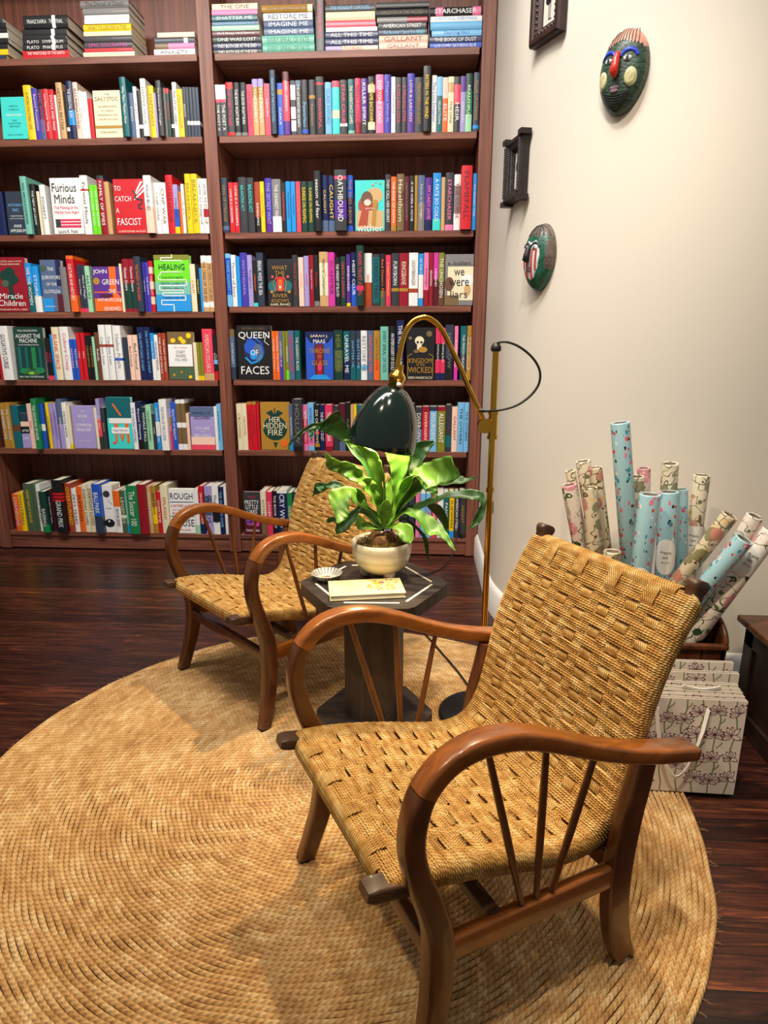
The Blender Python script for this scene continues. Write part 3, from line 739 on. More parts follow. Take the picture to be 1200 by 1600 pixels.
row('left', 6, 0, 730, 3.243, [
    (72, 102, 136, 'orange', 'peach', 'CHAMPIONS', [(0.2, 0.3, 'coral'), (0.6, 0.7, 'coral')]), (102, 128, 128, 'yellow', 'bronze', 'FOOTBALL'), (130, 172, 84, 'sage', 'yellow', 'THE BEST YEARS OF YOUR LIFE'), (172, 190, 84, 'sage', 'yellow', ''), (192, 212, 88, 'white', 'charcoal', 'KING OF THE HILL'), (206, 240, 124, 'green', 'white', 'BASEBALL', [(0.2, 1.0, 'pine')], 'do'), (236, 266, 118, 'black', 'white', 'THE NEXT GREAT THING'), (262, 276, 110, 'maroon', 'white', ''), (276, 326, 66, 'black', 'white', 'GRAND PRIX', [(0.66, 0.7, 'red'), (0.72, 0.76, 'red'), (0.6, 0.64, 'red')], 'do'), (334, 370, 82, 'rust', 'yellow', 'OVERTURNED'), (368, 396, 110, 'white', 'charcoal', 'FIFTY YEARS'), (394, 424, 98, 'orange', 'black', 'PLIMPTON'), (420, 448, 88, 'cream', 'charcoal', 'EVERYDAY LOVES'), (450, 478, 88, 'cream', 'charcoal', 'EVERYDAY LOVES'), (476, 516, 86, 'blue', 'white', 'BALLPARK', [(0.0, 0.35, 'steel')], 'uo'),
    dict(x0=518, x1=580, top=92, c='white', t=0.1, tilt=0, label='white book with big black football panels, bottom shelf, left bay', art=[('disc', .4, .82, .34, .34, 'charcoal'), ('disc', .45, .2, .5, .42, 'black'), ('disc', .42, .24, .1, .1, 'white'), ('line', [(.5, .7), (.9, .6)], .03, 'grey')], text=[('FOOTBALL', .52, .04, 'charcoal', .6)]),
    (580, 614, 120, 'white', 'charcoal', 'MOTOR SPORT', [(0.62, 1.0, 'orange')], 'd'), (614, 640, 118, 'sage', 'cream', 'LEGENDS', [(0.35, 0.42, 'white')]), (638, 652, 120, 'sea', 'white', '', [(0.0, 0.2, 'azure')]), (648, 702, 94, 'green', 'white', 'The Soccer 100', [], 'o'), (700, 742, 88, 'crimson', 'maroon', '', [], 'o'), (744, 772, 96, 'tan', 'white', 'RACING ROAD'), (770, 796, 94, 'gold', 'navy', 'BIKE FLAGS', [(0.2, 0.55, 'yellow')], 'u'), (796, 818, 124, 'red', 'white', 'OVERTIME'), (818, 856, 92, 'cream', 'red', 'SPLASH!'),
    dict(x0=858, x1=992, top=112, c='white', t=0.03, tilt=2, label='white face-out book with large blue capitals behind a chair arm, bottom shelf', art=[('rect', .03, .7, .97, .715, 'navy'), ('rect', .03, .38, .97, .395, 'navy')], text=[('ROUGH', .84, .16, 'navy', .9), ('A FATHER, A SON', .62, .075, 'red', .9), ('AND THE PURSUIT OF', .53, .035, 'red', .8), ('PRO WRESTLING', .45, .06, 'red', .8), ('HOUSE', .24, .17, 'navy', .92), ('A. WILLIAMS', .08, .04, 'red', .6)]),
    (988, 1010, 112, 'white', 'charcoal', '', [(0.0, 0.2, 'mint')]), (1012, 1036, 96, 'red', 'white', 'FRONT OFFICE', [(0.0, 0.25, 'navy')]), (1042, 1078, 96, 'lilac', 'charcoal', 'WINDS', [(0.4, 0.8, 'slate')]), (1078, 1112, 94, 'white', 'black', 'The Football', [(0.25, 0.55, 'black')]), (1112, 1136, 100, 'navy', 'skyblue', 'THE WRITTEN GAME'), (1138, 1164, 94, 'white', 'navy', '')])

# right bay, top shelf stacks
K = 5.2174
stack('right', 0, 330, 0, K, 'leftmost stack', [(4, 376, 0, 52, 'cream', 'brown', 'THE ONE'), (2, 376, 52, 98, 'pink', 'rose', ''), (4, 376, 108, 156, 'teal', 'white', 'SHATTER ME'), (4, 386, 152, 188, 'slate', 'skyblue', 'LOIS LOWRY GATHERING BLUE'), (4, 392, 184, 226, 'mint', 'white', ''), (4, 396, 228, 276, 'maroon', 'white', "We'll Always Have Summer"), (6, 406, 278, 326, 'pine', 'white', 'ONE WAS LOST', [(0.0, 0.86, 'black')]), (10, 408, 336, 390, 'navy', 'white', 'THEY BOTH DIE AT THE END'), (10, 412, 390, 430, 'black', 'white', 'THEY BOTH DIE AT THE END')])
stack('right', 0, 330, 0, K, 'second stack', [(410, 826, 14, 74, 'gold', 'bronze', 'WHAT FAIR SHADOWS THEY BE', [(0.0, 0.1, 'cream')]), (424, 826, 76, 140, 'white', 'slate', 'RESTORE ME'), (430, 830, 142, 206, 'slate', 'white', 'IMAGINE ME'), (430, 834, 206, 262, 'slate', 'white', 'IMAGINE ME'), (416, 840, 264, 346, 'sea', 'green', 'EVERY SPIRAL OF FATE'), (420, 844, 346, 408, 'sea', 'green', 'EVERY SPIRAL OF FATE')])
row('right', 0, 330, 0, K, [(846, 922, -40, 'black', 'coral', 'POWERFUL', [], 'h')])
stack('right', 0, 550, 0, K, 'middle stack', [(-218, 186, -10, 44, 'charcoal', 'skyblue', 'THE MIDNIGHT CAROUSEL'), (-216, 188, 48, 122, 'cream', 'olive', ''), (-216, 192, 122, 178, 'coral', 'maroon', ''), (-214, 206, 176, 212, 'white', 'charcoal', ''), (-218, 212, 214, 270, 'navy', 'white', 'ALL THIS TIME'), (-218, 214, 272, 330, 'navy', 'white', 'ALL THIS TIME'), (-216, 212, 332, 376, 'peach', 'orange', 'STORIES', [(0.7, 1.0, 'lilac')])])
stack('right', 0, 550, 0, K, 'fourth stack', [(196, 628, -20, 26, 'black', 'bronze', ''), (196, 624, 26, 100, 'black', 'bronze', 'KINGDOM OF THE WICKED'), (204, 616, 104, 148, 'grey', 'rose', '', [(0.0, 0.4, 'crimson')]), (214, 606, 146, 200, 'charcoal', 'white', 'AMERICAN STREET'), (216, 612, 196, 246, 'steel', 'skyblue', 'The Summer I Saved The Bees', [(0.05, 0.2, 'teal')]), (220, 618, 252, 316, 'peach', 'rust', 'GALLANT'), (220, 616, 318, 372, 'peach', 'rust', 'GALLANT')])
stack('right', 0, 550, 0, K, 'rightmost stack', [(634, 1062, -10, 62, 'black', 'white', 'STARCHASER', [(0.02, 0.18, 'pink'), (0.74, 0.88, 'pink')]), (640, 1068, 66, 112, 'white', 'azure', 'EVERYTHING, EVERYTHING'), (640, 1062, 112, 180, 'skyblue', 'charcoal', ''), (652, 1064, 186, 238, 'skyblue', 'blue', 'Darling Girl'), (634, 1062, 240, 296, 'navy', 'white', 'THE BOOK OF DUST'), (634, 1062, 296, 340, 'blue', 'white', 'LOIS LOWRY GATHERING BLUE')])

K1, K2 = 5.4545, 5.2174
A = [(34, 80, 178, 'charcoal', 'white', 'THE POET X', [(0.72, 1.0, 'white'), (0.66, 0.72, 'rose')], 'd'), (82, 130, 178, 'charcoal', 'white', 'THE POET X', [(0.72, 1.0, 'white'), (0.66, 0.72, 'rose')], 'd'), (130, 194, 158, 'charcoal', 'rose', 'CLAP WHEN YOU LAND', [(0.0, 0.07, 'red'), (0.88, 1.0, 'red')]), (196, 246, 160, 'black', 'white', "THIS BOOK WON'T BURN", [(0.0, 0.06, 'grey')]), (250, 302, 160, 'black', 'white', "THIS BOOK WON'T BURN", [(0.0, 0.06, 'grey')]), (306, 354, 174, 'rose', 'crimson', 'ENTANGLED'), (355, 402, 130, 'tan', 'white', 'THE FAMILY', [(0.86, 1.0, 'lilac'), (0.66, 0.86, 'gold')]), (404, 450, 128, 'tan', 'white', 'THE FAMILY', [(0.86, 1.0, 'lilac'), (0.66, 0.86, 'gold')]), (454, 502, 168, 'coral', 'white', 'Lights Out'), (502, 550, 52, 'steel', 'skyblue', 'MURDERS OF THE COLLECTORS', [], 'o'), (566, 612, 164, 'blue', 'white', 'ICARUS', [(0.78, 0.88, 'gold')], 'd'), (606, 668, 68, 'coral', 'white', 'JENNIFER L. ARMENTROUT', [(0.0, 0.22, 'purple'), (0.85, 1.0, 'maroon')], 'u'), (678, 720, 142, 'charcoal', 'white', '', [(0.65, 0.92, 'white'), (0.3, 0.52, 'white'), (0.07, 0.27, 'white')]), (724, 766, 140, 'slate', 'white', 'THE LAST BOOKSTORE ON EARTH', [(0.0, 0.9, 'charcoal')]), (770, 824, 136, 'charcoal', 'skyblue', 'Powerless', [(0.02, 0.09, 'blue')], 'd'), (832, 888, 136, 'charcoal', 'gold', 'Reckless', [(0.66, 0.72, 'gold')], 'd'), (892, 962, 110, 'black', 'coral', 'POWERFUL', [(0.86, 0.9, 'red')], 'd'), (970, 1026, 158, 'skyblue', 'slate', 'GLASS SWORD'), (1030, 1094, 146, 'turquoise', 'white', '', [(0.88, 1.0, 'coral'), (0.3, 0.45, 'cream')]), (1096, 1160, 138, 'charcoal', 'coral', 'STAR CRUEL', [(0.14, 0.2, 'white')])]
def shift(l, ox, oy, k, ox2, oy2, k2):
    out = []
    for q in l:
        if isinstance(q, dict):
            q = dict(q)
            for a in ('x0', 'x1'):
                q[a] = ((q[a] / k2 + ox2) - ox) * k
            q['top'] = ((q['top'] / k2 + oy2) - oy) * k
            out.append(q)
        else:
            out.append((((q[0] / k2 + ox2) - ox) * k, ((q[1] / k2 + ox2) - ox) * k, ((q[2] / k2 + oy2) - oy) * k) + tuple(q[3:]))
    return out
B = [(20, 72, 126, 'teal', 'cream', 'THE INHERITANCE GAMES', [(0, 0.06, 'sea')]), (76, 124, 118, 'rose', 'maroon', 'PERFECT COVER', [(0.0, 0.2, 'crimson')]), (126, 178, 120, 'purple', 'white', 'KILLER SPIRIT', [(0.0, 0.25, 'charcoal')]), (182, 240, 104, 'black', 'yellow', 'THE SAME BACKWARD', [(0.72, 0.86, 'peach'), (0.06, 0.2, 'cream')]), (246, 310, 88, 'pink', 'white', 'EVERYONE IS DEAD', [(0.55, 0.75, 'rose')]), (312, 368, 88, 'violet', 'lilac', 'Magical Words'), (372, 406, 106, 'white', 'grey', 'TIMEKEEPER'), (410, 452, 110, 'charcoal', 'rose', 'A FALLING STAR'), (456, 502, 110, 'charcoal', 'rose', 'A FALLING STAR'), (502, 562, 80, 'violet', 'peach', 'LOVE & LARCENY', [(0.0, 0.3, 'purple')]), (564, 632, 110, 'charcoal', 'gold', 'TREACHEROUS QUEST'), (630, 692, 18, 'black', 'yellow', 'SISTERS IN THE WIND', [(0.86, 1.0, 'charcoal')], 'o'), (702, 742, 94, 'white', 'blue', 'The Lost Dreamer'), (744, 790, 104, 'teal', 'white', 'SELECTION', [(0.66, 1.0, 'skyblue')], 'd'), (786, 834, 110, 'orange', 'white', 'ELITE', [(0.62, 1.0, 'peach')], 'd'), (834, 882, 104, 'cream', 'brown', 'THE ONE', [(0.72, 0.9, 'tan')], 'd'), (884, 936, 106, 'charcoal', 'white', 'HEIR', [(0.5, 0.86, 'coral')], 'd'), (934, 976, 100, 'lilac', 'white', 'CROWN', [(0.72, 1.0, 'purple')], 'd'), (976, 1032, 80, 'green', 'white', 'BEAUTIFUL', [(0.0, 0.3, 'mint'), (0.7, 1, 'pine')]), (1042, 1104, 70, 'steel', 'gold', 'HOUSE OF STRANGE', [(0.05, 0.11, 'azure')])]
row('right', 1, 330, 100, K1, A + shift(B, 330, 100, K1, 540, 100, K2))

row('right', 2, 330, 250, 2.727, [
    (46, 72, 76, 'steel', 'gold', 'KING OF STRANGE', [(0.05, 0.12, 'slate')]), (77, 97, 96, 'red', 'white', 'LOVE IS A CROSSFIRE'), (98, 118, 96, 'red', 'white', 'LOVE IS A CROSSFIRE'), (118, 152, 74, 'charcoal', 'turquoise', 'BALANCING ACT', [], 'u'), (154, 184, 76, 'charcoal', 'turquoise', 'BALANCING ACT', [], 'u'), (186, 210, 94, 'rust', 'white', 'KINDLING', [(0.0, 0.3, 'black')], 'd'), (211, 228, 92, 'yellow', 'olive', 'NIGHTFALL'), (231, 259, 78, 'violet', 'lilac', 'THE SECRET WAIT', [(0.0, 0.25, 'purple')]), (260, 298, 82, 'grey', 'white', 'THE DEAREST FRIEND', [(0.0, 0.3, 'white')]), (300, 318, 98, 'black', 'coral', 'CROSSROADS'), (320, 339, 92, 'azure', 'navy', 'MOCKINGJAY'), (341, 360, 92, 'azure', 'navy', 'MOCKINGJAY'), (362, 381, 92, 'coral', 'gold', 'CATCHING FIRE'), (384, 410, 92, 'pine', 'yellow', 'SUNRISE ON REAPING'), (412, 438, 92, 'pine', 'yellow', 'SUNRISE ON REAPING'), (438, 468, 46, 'black', 'white', 'season of fear', [], 'o'), (470, 498, 66, 'navy', 'yellow', 'CAUGHT', [(0, 0.2, 'slate')]), (500, 526, 68, 'navy', 'yellow', 'CAUGHT', [(0, 0.2, 'slate')]), (526, 577, 42, 'charcoal', 'white', 'OATHBOUND', [(0.2, 0.5, 'purple'), (0.85, 0.9, 'coral')], 'o'), (580, 604, 66, 'blue', 'gold', 'THE SKIES ABOVE', [(0.1, 0.6, 'navy')]),
    dict(x0=612, x1=740, top=88, c='turquoise', t=0.026, tilt=2, label='turquoise face-out book with painted brown-haired girl, third shelf, right bay', art=[('disc', .44, .5, .34, .34, 'rust'), ('disc', .66, .7, .28, .24, 'tan'), ('disc', .4, .62, .2, .26, 'brown'), ('rect', .05, .04, .95, .4, 'tan'), ('poly', [(.1, .1), (.3, .6), (.5, .66), (.42, .1)], 'rust'), ('poly', [(.55, .1), (.62, .62), (.76, .6), (.7, .1)], 'gold'), ('disc', .42, .56, .12, .1, 'peach'), ('disc', .6, .9, .03, .03, 'orange'), ('disc', .85, .93, .03, .03, 'gold'), ('disc', .7, .95, .02, .02, 'orange')], text=[('DESTINY SERIES', .44, .03, 'white', .3), ('wither', .05, .13, 'white', .9)]),
    (742, 764, 62, 'charcoal', 'white', 'THEY CALL HER REGRET'), (766, 789, 72, 'orange', 'white', 'THE ROSE OF DAWN', [(0.0, 0.1, 'gold')]), (791, 822, 60, 'bronze', 'cream', 'Hazelthorn', [(0.5, 0.7, 'brown')]), (823, 843, 70, 'maroon', 'grey', "DEATH'S COUNTRY"), (845, 866, 68, 'black', 'white', 'IF WE WERE A MOVIE'), (867, 879, 66, 'gold', 'black', ''), (880, 909, 66, 'slate', 'cream', 'Torch in the Night', [(0, 0.5, 'grey')]), (911, 940, 76, 'purple', 'pink', 'MY LADY JANE', [(0.0, 0.2, 'navy')]), (944, 978, 56, 'azure', 'white', 'A FATE SO COLD', [(0.0, 0.2, 'turquoise')]), (980, 996, 74, 'tan', 'rust', ''), (998, 1032, 54, 'charcoal', 'pink', 'STARCHASER', [(0.0, 0.1, 'pink')]), (1034, 1062, 62, 'white', 'crimson', 'THE CURSE', [(0.3, 0.8, 'grey')]), (1064, 1110, 24, 'red', 'maroon', 'FLAMEFALL', [], 'oh'), (1112, 1136, 58, 'azure', 'white', 'THE WINGED TRAIL')])

row('right', 3, 340, 375, 2.791, [
    (38, 60, 60, 'blue', 'skyblue', 'THREE AGAINST US', [(0.0, 0.22, 'skyblue'), (0.92, 1.0, 'skyblue')]), (62, 82, 66, 'white', 'charcoal', 'Throne of Stars'), (84, 100, 72, 'azure', 'blue', ''), (101, 131, 56, 'violet', 'lilac', 'MOTHDARK'), (132, 153, 66, 'lilac', 'violet', 'Foxglove'), (154, 172, 88, 'black', 'orange', 'OBSIDIAN', [(0.0, 0.08, 'turquoise')]), (172, 202, 56, 'steel', 'white', 'BREAK WIDE THE SEA'),
    dict(x0=216, x1=332, top=84, c='black', t=0.026, label='black face-out book with little red doorway, fourth shelf, right bay', art=[('disc', .22, .42, .2, .22, 'teal'), ('disc', .78, .42, .2, .22, 'teal'), ('rect', .36, .32, .66, .62, 'red'), ('rect', .44, .32, .58, .56, 'orange'), ('disc', .5, .4, .04, .06, 'cream'), ('disc', .16, .3, .06, .06, 'gold'), ('disc', .86, .3, .06, .06, 'gold'), ('disc', .2, .62, .05, .05, 'coral'), ('disc', .82, .62, .05, .05, 'coral'), ('line', [(.3, .3), (.24, .5), (.4, .66)], .025, 'gold'), ('line', [(.7, .3), (.76, .5), (.62, .66)], .025, 'gold')], text=[('WHAT', .81, .09, 'gold', .62), ('THE', .7, .08, 'gold', .4), ('RIVER', .22, .08, 'gold', .6), ('KNOWS', .11, .08, 'gold', .7), ('ISABEL IBANEZ', .03, .05, 'cream', .8)]),
    (327, 351, 66, 'charcoal', 'rust', 'PRINCE OF SHADOWS'), (354, 376, 76, 'peach', 'tan', 'LOOSE'), (378, 399, 70, 'lilac', 'rose', 'that girl'), (401, 420, 66, 'crimson', 'white', 'the jasad crown'), (421, 443, 66, 'black', 'red', 'Poison', [(0.0, 0.1, 'grey')]), (444, 482, 52, 'tan', 'charcoal', 'Immortal Consequences', [(0.2, 0.8, 'cream')]), (483, 511, 54, 'magenta', 'maroon', 'SCAMMER'), (512, 535, 76, 'black', 'white', 'THE WEIGHT OF BLOOD'), (537, 559, 72, 'pine', 'rose', 'DEATH & DINNERS'), (562, 579, 62, 'purple', 'white', 'RENEGADES', [(0.0, 0.06, 'yellow')]), (582, 606, 54, 'navy', 'white', 'HEIST CLUB', [(0.0, 0.4, 'blue')]), (606, 637, 24, 'pine', 'rose', 'NEVER TRUST A GIRL', [(0.26, 0.34, 'rose')], 'o'), (640, 673, 58, 'white', 'orange', 'DRAGONCURSED', [(0.0, 0.45, 'rust')], 'd'), (675, 707, 62, 'teal', 'black', 'CURIOUS TIDES', [(0.0, 0.06, 'charcoal'), (0.94, 1.0, 'charcoal')]), (709, 731, 60, 'black', 'orange', "Red Dawn's Fate", [(0.0, 0.3, 'sage')]), (733, 755, 66, 'rose', 'yellow', 'A GIANT CAMPAIGN'), (758, 791, 58, 'charcoal', 'white', 'FURYBORN', [(0.28, 0.34, 'gold')], 'u'), (792, 832, 58, 'crimson', 'cream', 'KINGSBANE', [(0.28, 0.34, 'gold')], 'u'), (834, 874, 56, 'white', 'bronze', 'LIGHTBRINGER', [(0.25, 0.33, 'rust')], 'u'), (876, 897, 60, 'azure', 'white', 'IN THE COLD WE FIND', [(0.15, 0.6, 'white')]), (899, 920, 56, 'pink', 'maroon', 'Sunbringer', [(0.0, 0.3, 'crimson')]), (922, 940, 56, 'crimson', 'white', 'SEASON'), (942, 962, 56, 'magenta', 'white', 'LEGEND', [(0.0, 0.5, 'maroon')]), (963, 988, 56, 'olive', 'white', 'THE UNCHOSEN', [(0.0, 0.45, 'brown')]),
    dict(x0=990, x1=1118, top=64, c='grey', t=0.026, tilt=2, label='grey face-out book with sunlit figures and black title, fourth shelf, right bay', art=[('rect', 0, .8, 1, 1, 'grey'), ('rect', .1, .1, 1, .76, 'cream'), ('disc', .78, .5, .22, .2, 'white'), ('disc', .16, .42, .16, .24, 'brown'), ('disc', .8, .3, .12, .2, 'tan'), ('rect', 0, .0, .5, .2, 'bronze')], text=[('e. lockhart', .83, .08, 'charcoal', .8), ('we', .64, .13, 'black', .36), ('were', .44, .13, 'black', .7), ('liars', .22, .15, 'black', .6)])])

row('right', 4, 350, 490, 2.857, [
    (28, 50, 70, 'slate', 'cream', 'we fell apart', [(0.0, 0.25, 'steel'), (0.85, 1, 'bronze')]),
    dict(x0=58, x1=214, top=54, c='black', t=0.03, tilt=2, label='black face-out book with swirling blue portrait, fifth shelf, right bay', art=[('disc', .5, .52, .3, .32, 'navy'), ('disc', .4, .6, .2, .2, 'blue'), ('disc', .6, .5, .16, .24, 'slate'), ('disc', .46, .46, .1, .14, 'azure'), ('line', [(.3, .72), (.5, .78), (.7, .68), (.76, .5)], .05, 'blue'), ('line', [(.24, .4), (.4, .3), (.6, .34), (.7, .44)], .05, 'azure'), ('line', [(.86, .86), (.8, .7), (.92, .64)], .015, 'white')], text=[('PETRA LORD', .94, .04, 'bronze', .7), ('QUEEN', .81, .14, 'white', .9), ('OF', .5, .1, 'white', .22), ('FACES', .17, .15, 'white', .82)]),
    (216, 231, 78, 'orange', 'peach', 'NUMBER THE STARS'), (232, 247, 78, 'orange', 'peach', 'NUMBER THE STARS'), (247, 263, 78, 'slate', 'white', 'GATHERING BLUE', [(0.0, 0.5, 'violet')]), (263, 274, 78, 'olive', 'white', ''), (275, 288, 78, 'lime', 'white', 'MESSENGER', [(0.2, 1.0, 'olive')]), (288, 314, 76, 'lilac', 'rose', 'LOIS LOWRY SON', [(0.0, 1.0, 'slate')]), (316, 340, 76, 'teal', 'cream', "THE ASSASSIN'S BLADE"),
    dict(x0=362, x1=490, top=82, c='navy', t=0.03, tilt=2, label='blue face-out book with red archway and gold title, fifth shelf, right bay', art=[('poly', [(.02, .0), (.98, 0), (.98, .9), (.8, .76), (.2, .76), (.02, .9)], 'blue'), ('rect', .32, .02, .66, .74, 'maroon'), ('rect', .42, .1, .58, .7, 'crimson'), ('poly', [(.1, 0), (.9, 0), (.7, .1), (.3, .1)], 'azure'), ('disc', .5, .26, .07, .14, 'rose')], text=[('SARAH J.', .9, .07, 'cream', .62), ('MAAS', .8, .08, 'white', .42), ('THRONE', .6, .1, 'gold', .74), ('OF', .48, .06, 'gold', .16), ('GLASS', .35, .1, 'gold', .56)]),
    (492, 530, 74, 'pine', 'olive', 'HEIR OF FIRE', [(0.2, 0.6, 'sage')]), (534, 562, 78, 'teal', 'white', 'UNRAVEL ME', [(0.0, 0.4, 'navy')]), (564, 588, 76, 'steel', 'skyblue', 'SHATTER ME', [(0.0, 0.3, 'teal')]), (590, 610, 76, 'steel', 'skyblue', 'SHATTER ME', [(0.0, 0.3, 'teal')]), (611, 639, 76, 'white', 'grey', 'RESTORE ME', [(0.2, 0.3, 'skyblue')]), (641, 667, 76, 'slate', 'orange', 'IMAGINE ME'), (668, 696, 76, 'orange', 'rust', 'ONLY A MONSTER', [(0.4, 1.0, 'gold')]), (698, 734, 58, 'sea', 'teal', 'EVERY SPIRAL OF FATE'), (738, 768, 56, 'black', 'white', 'AN EMBROIDERY OF SOULS'), (770, 802, 30, 'navy', 'white', 'THE HOUSE SAPHIR', [], 'o'),
    dict(x0=812, x1=942, top=64, c='black', t=0.03, tilt=2, label='black face-out book with white skull and gold roses behind the lamp arm', art=[('disc', .46, .75, .16, .15, 'cream'), ('rect', .38, .58, .54, .68, 'cream'), ('disc', .4, .72, .045, .04, 'black'), ('disc', .53, .72, .045, .04, 'black'), ('disc', .58, .58, .16, .1, 'gold'), ('disc', .36, .55, .1, .06, 'bronze'), ('disc', .8, .88, .1, .1, 'bronze'), ('disc', .14, .8, .06, .06, 'bronze'), ('line', [(.06, .08), (.06, .46), (.2, .5)], .02, 'gold'), ('line', [(.94, .08), (.94, .46), (.8, .5)], .02, 'gold')], text=[('KINGDOM', .37, .1, 'gold', .8), ('OF THE', .29, .05, 'gold', .3), ('WICKED', .19, .12, 'gold', .84), ('KERRI MANISCALCO', .04, .05, 'cream', .86)]),
    (944, 966, 64, 'rose', 'white', 'Stalking Jack', [(0.0, 0.14, 'navy'), (0.4, 0.7, 'black')]), (967, 987, 64, 'rose', 'white', 'Stalking Jack', [(0.0, 0.14, 'navy'), (0.4, 0.7, 'black')]), (988, 1024, 50, 'steel', 'grey', 'HOLLOW', [(0.0, 0.4, 'black')]), (1028, 1044, 56, 'pink', 'white', 'PLAYING DON', [(0.0, 0.25, 'magenta')]), (1054, 1082, 56, 'teal', 'white', 'THE PRISON HEALER', [(0.0, 0.5, 'steel')]), (1084, 1108, 54, 'gold', 'brown', 'THE GILDED CAGE', [(0.2, 0.8, 'tan')])])

row('right', 5, 350, 610, 2.927, [
    (60, 83, 62, 'cream', 'gold', 'CROWNS'), (84, 107, 62, 'cream', 'gold', 'CROWNS'), (107, 128, 54, 'red', 'crimson', 'HEARTLESS', [(0.95, 1, 'gold')]), (129, 150, 54, 'red', 'crimson', 'HEARTLESS', [(0.95, 1, 'gold')]), (150, 162, 60, 'red', 'maroon', ''),
    dict(x0=166, x1=300, top=56, c='gold', t=0.034, tilt=2, label='gold face-out book with green round emblem, sixth shelf, right bay', art=[('disc', .5, .46, .42, .42, 'pine'), ('poly', [(.2, .78), (.4, .84), (.5, .72), (.6, .84), (.8, .78), (.62, .7), (.38, .7)], 'pine'), ('line', [(.5, .7), (.5, .86)], .04, 'pine'), ('poly', [(.42, .16), (.58, .16), (.5, .04)], 'pine'), ('disc', .82, .14, .12, .12, 'orange')], text=[('HER', .64, .11, 'cream', .4), ('HIDDEN', .51, .12, 'cream', .8), ('FIRE', .37, .12, 'cream', .5)]),
    (300, 316, 66, 'slate', 'white', 'Spring Flower', [(0.0, 0.2, 'azure')]), (314, 358, 40, 'charcoal', 'grey', 'HOLLOW', [(0.0, 0.1, 'black')], 'o'), (360, 383, 68, 'pink', 'white', 'BETTING ON YOU', [(0.15, 0.7, 'rose')]), (384, 412, 58, 'skyblue', 'blue', 'NOTHING LIKE THE MOVIES', [(0.1, 0.3, 'pink')]), (414, 436, 66, 'black', 'cream', 'SIX OF CROWS', [(0.36, 0.42, 'red'), (0.08, 0.16, 'gold')]), (438, 460, 66, 'navy', 'white', 'THE BOOK OF DUST'), (463, 498, 66, 'rose', 'white', 'THE LIES WE WEAR', [(0.0, 0.1, 'crimson')]), (500, 524, 70, 'charcoal', 'olive', 'THRONE'), (526, 555, 60, 'slate', 'peach', 'LIAR', [(0.2, 1.0, 'maroon')]), (556, 578, 56, 'black', 'grey', 'FURY'), (580, 594, 66, 'tan', 'brown', ''), (595, 607, 66, 'yellow', 'gold', ''), (608, 636, 66, 'teal', 'white', 'IRON'), (640, 668, 66, 'navy', 'white', ''), (670, 700, 66, 'maroon', 'white', ''), (704, 734, 66, 'green', 'white', ''), (738, 766, 66, 'purple', 'white', ''), (770, 800, 66, 'slate', 'white', ''), (804, 834, 66, 'crimson', 'white', ''),
    (848, 872, 60, 'steel', 'white', 'DARK'), (874, 906, 76, 'slate', 'white', 'DIVERGENT', [(0.5, 1.0, 'charcoal')]), (906, 938, 74, 'red', 'white', 'DIVERGENT', [(0.88, 1.0, 'crimson')]), (940, 973, 74, 'skyblue', 'white', 'INSURGENT', [(0.9, 1.0, 'steel')]), (975, 1012, 74, 'olive', 'white', 'ALLEGIANT', [(0.9, 1.0, 'crimson')]), (1014, 1040, 66, 'charcoal', 'azure', '', [(0.1, 0.35, 'teal')]), (1041, 1067, 78, 'peach', 'rust', 'GALLANT'), (1068, 1097, 58, 'skyblue', 'charcoal', 'THE OTHERS'), (1098, 1128, 58, 'skyblue', 'charcoal', 'THE OTHERS')])

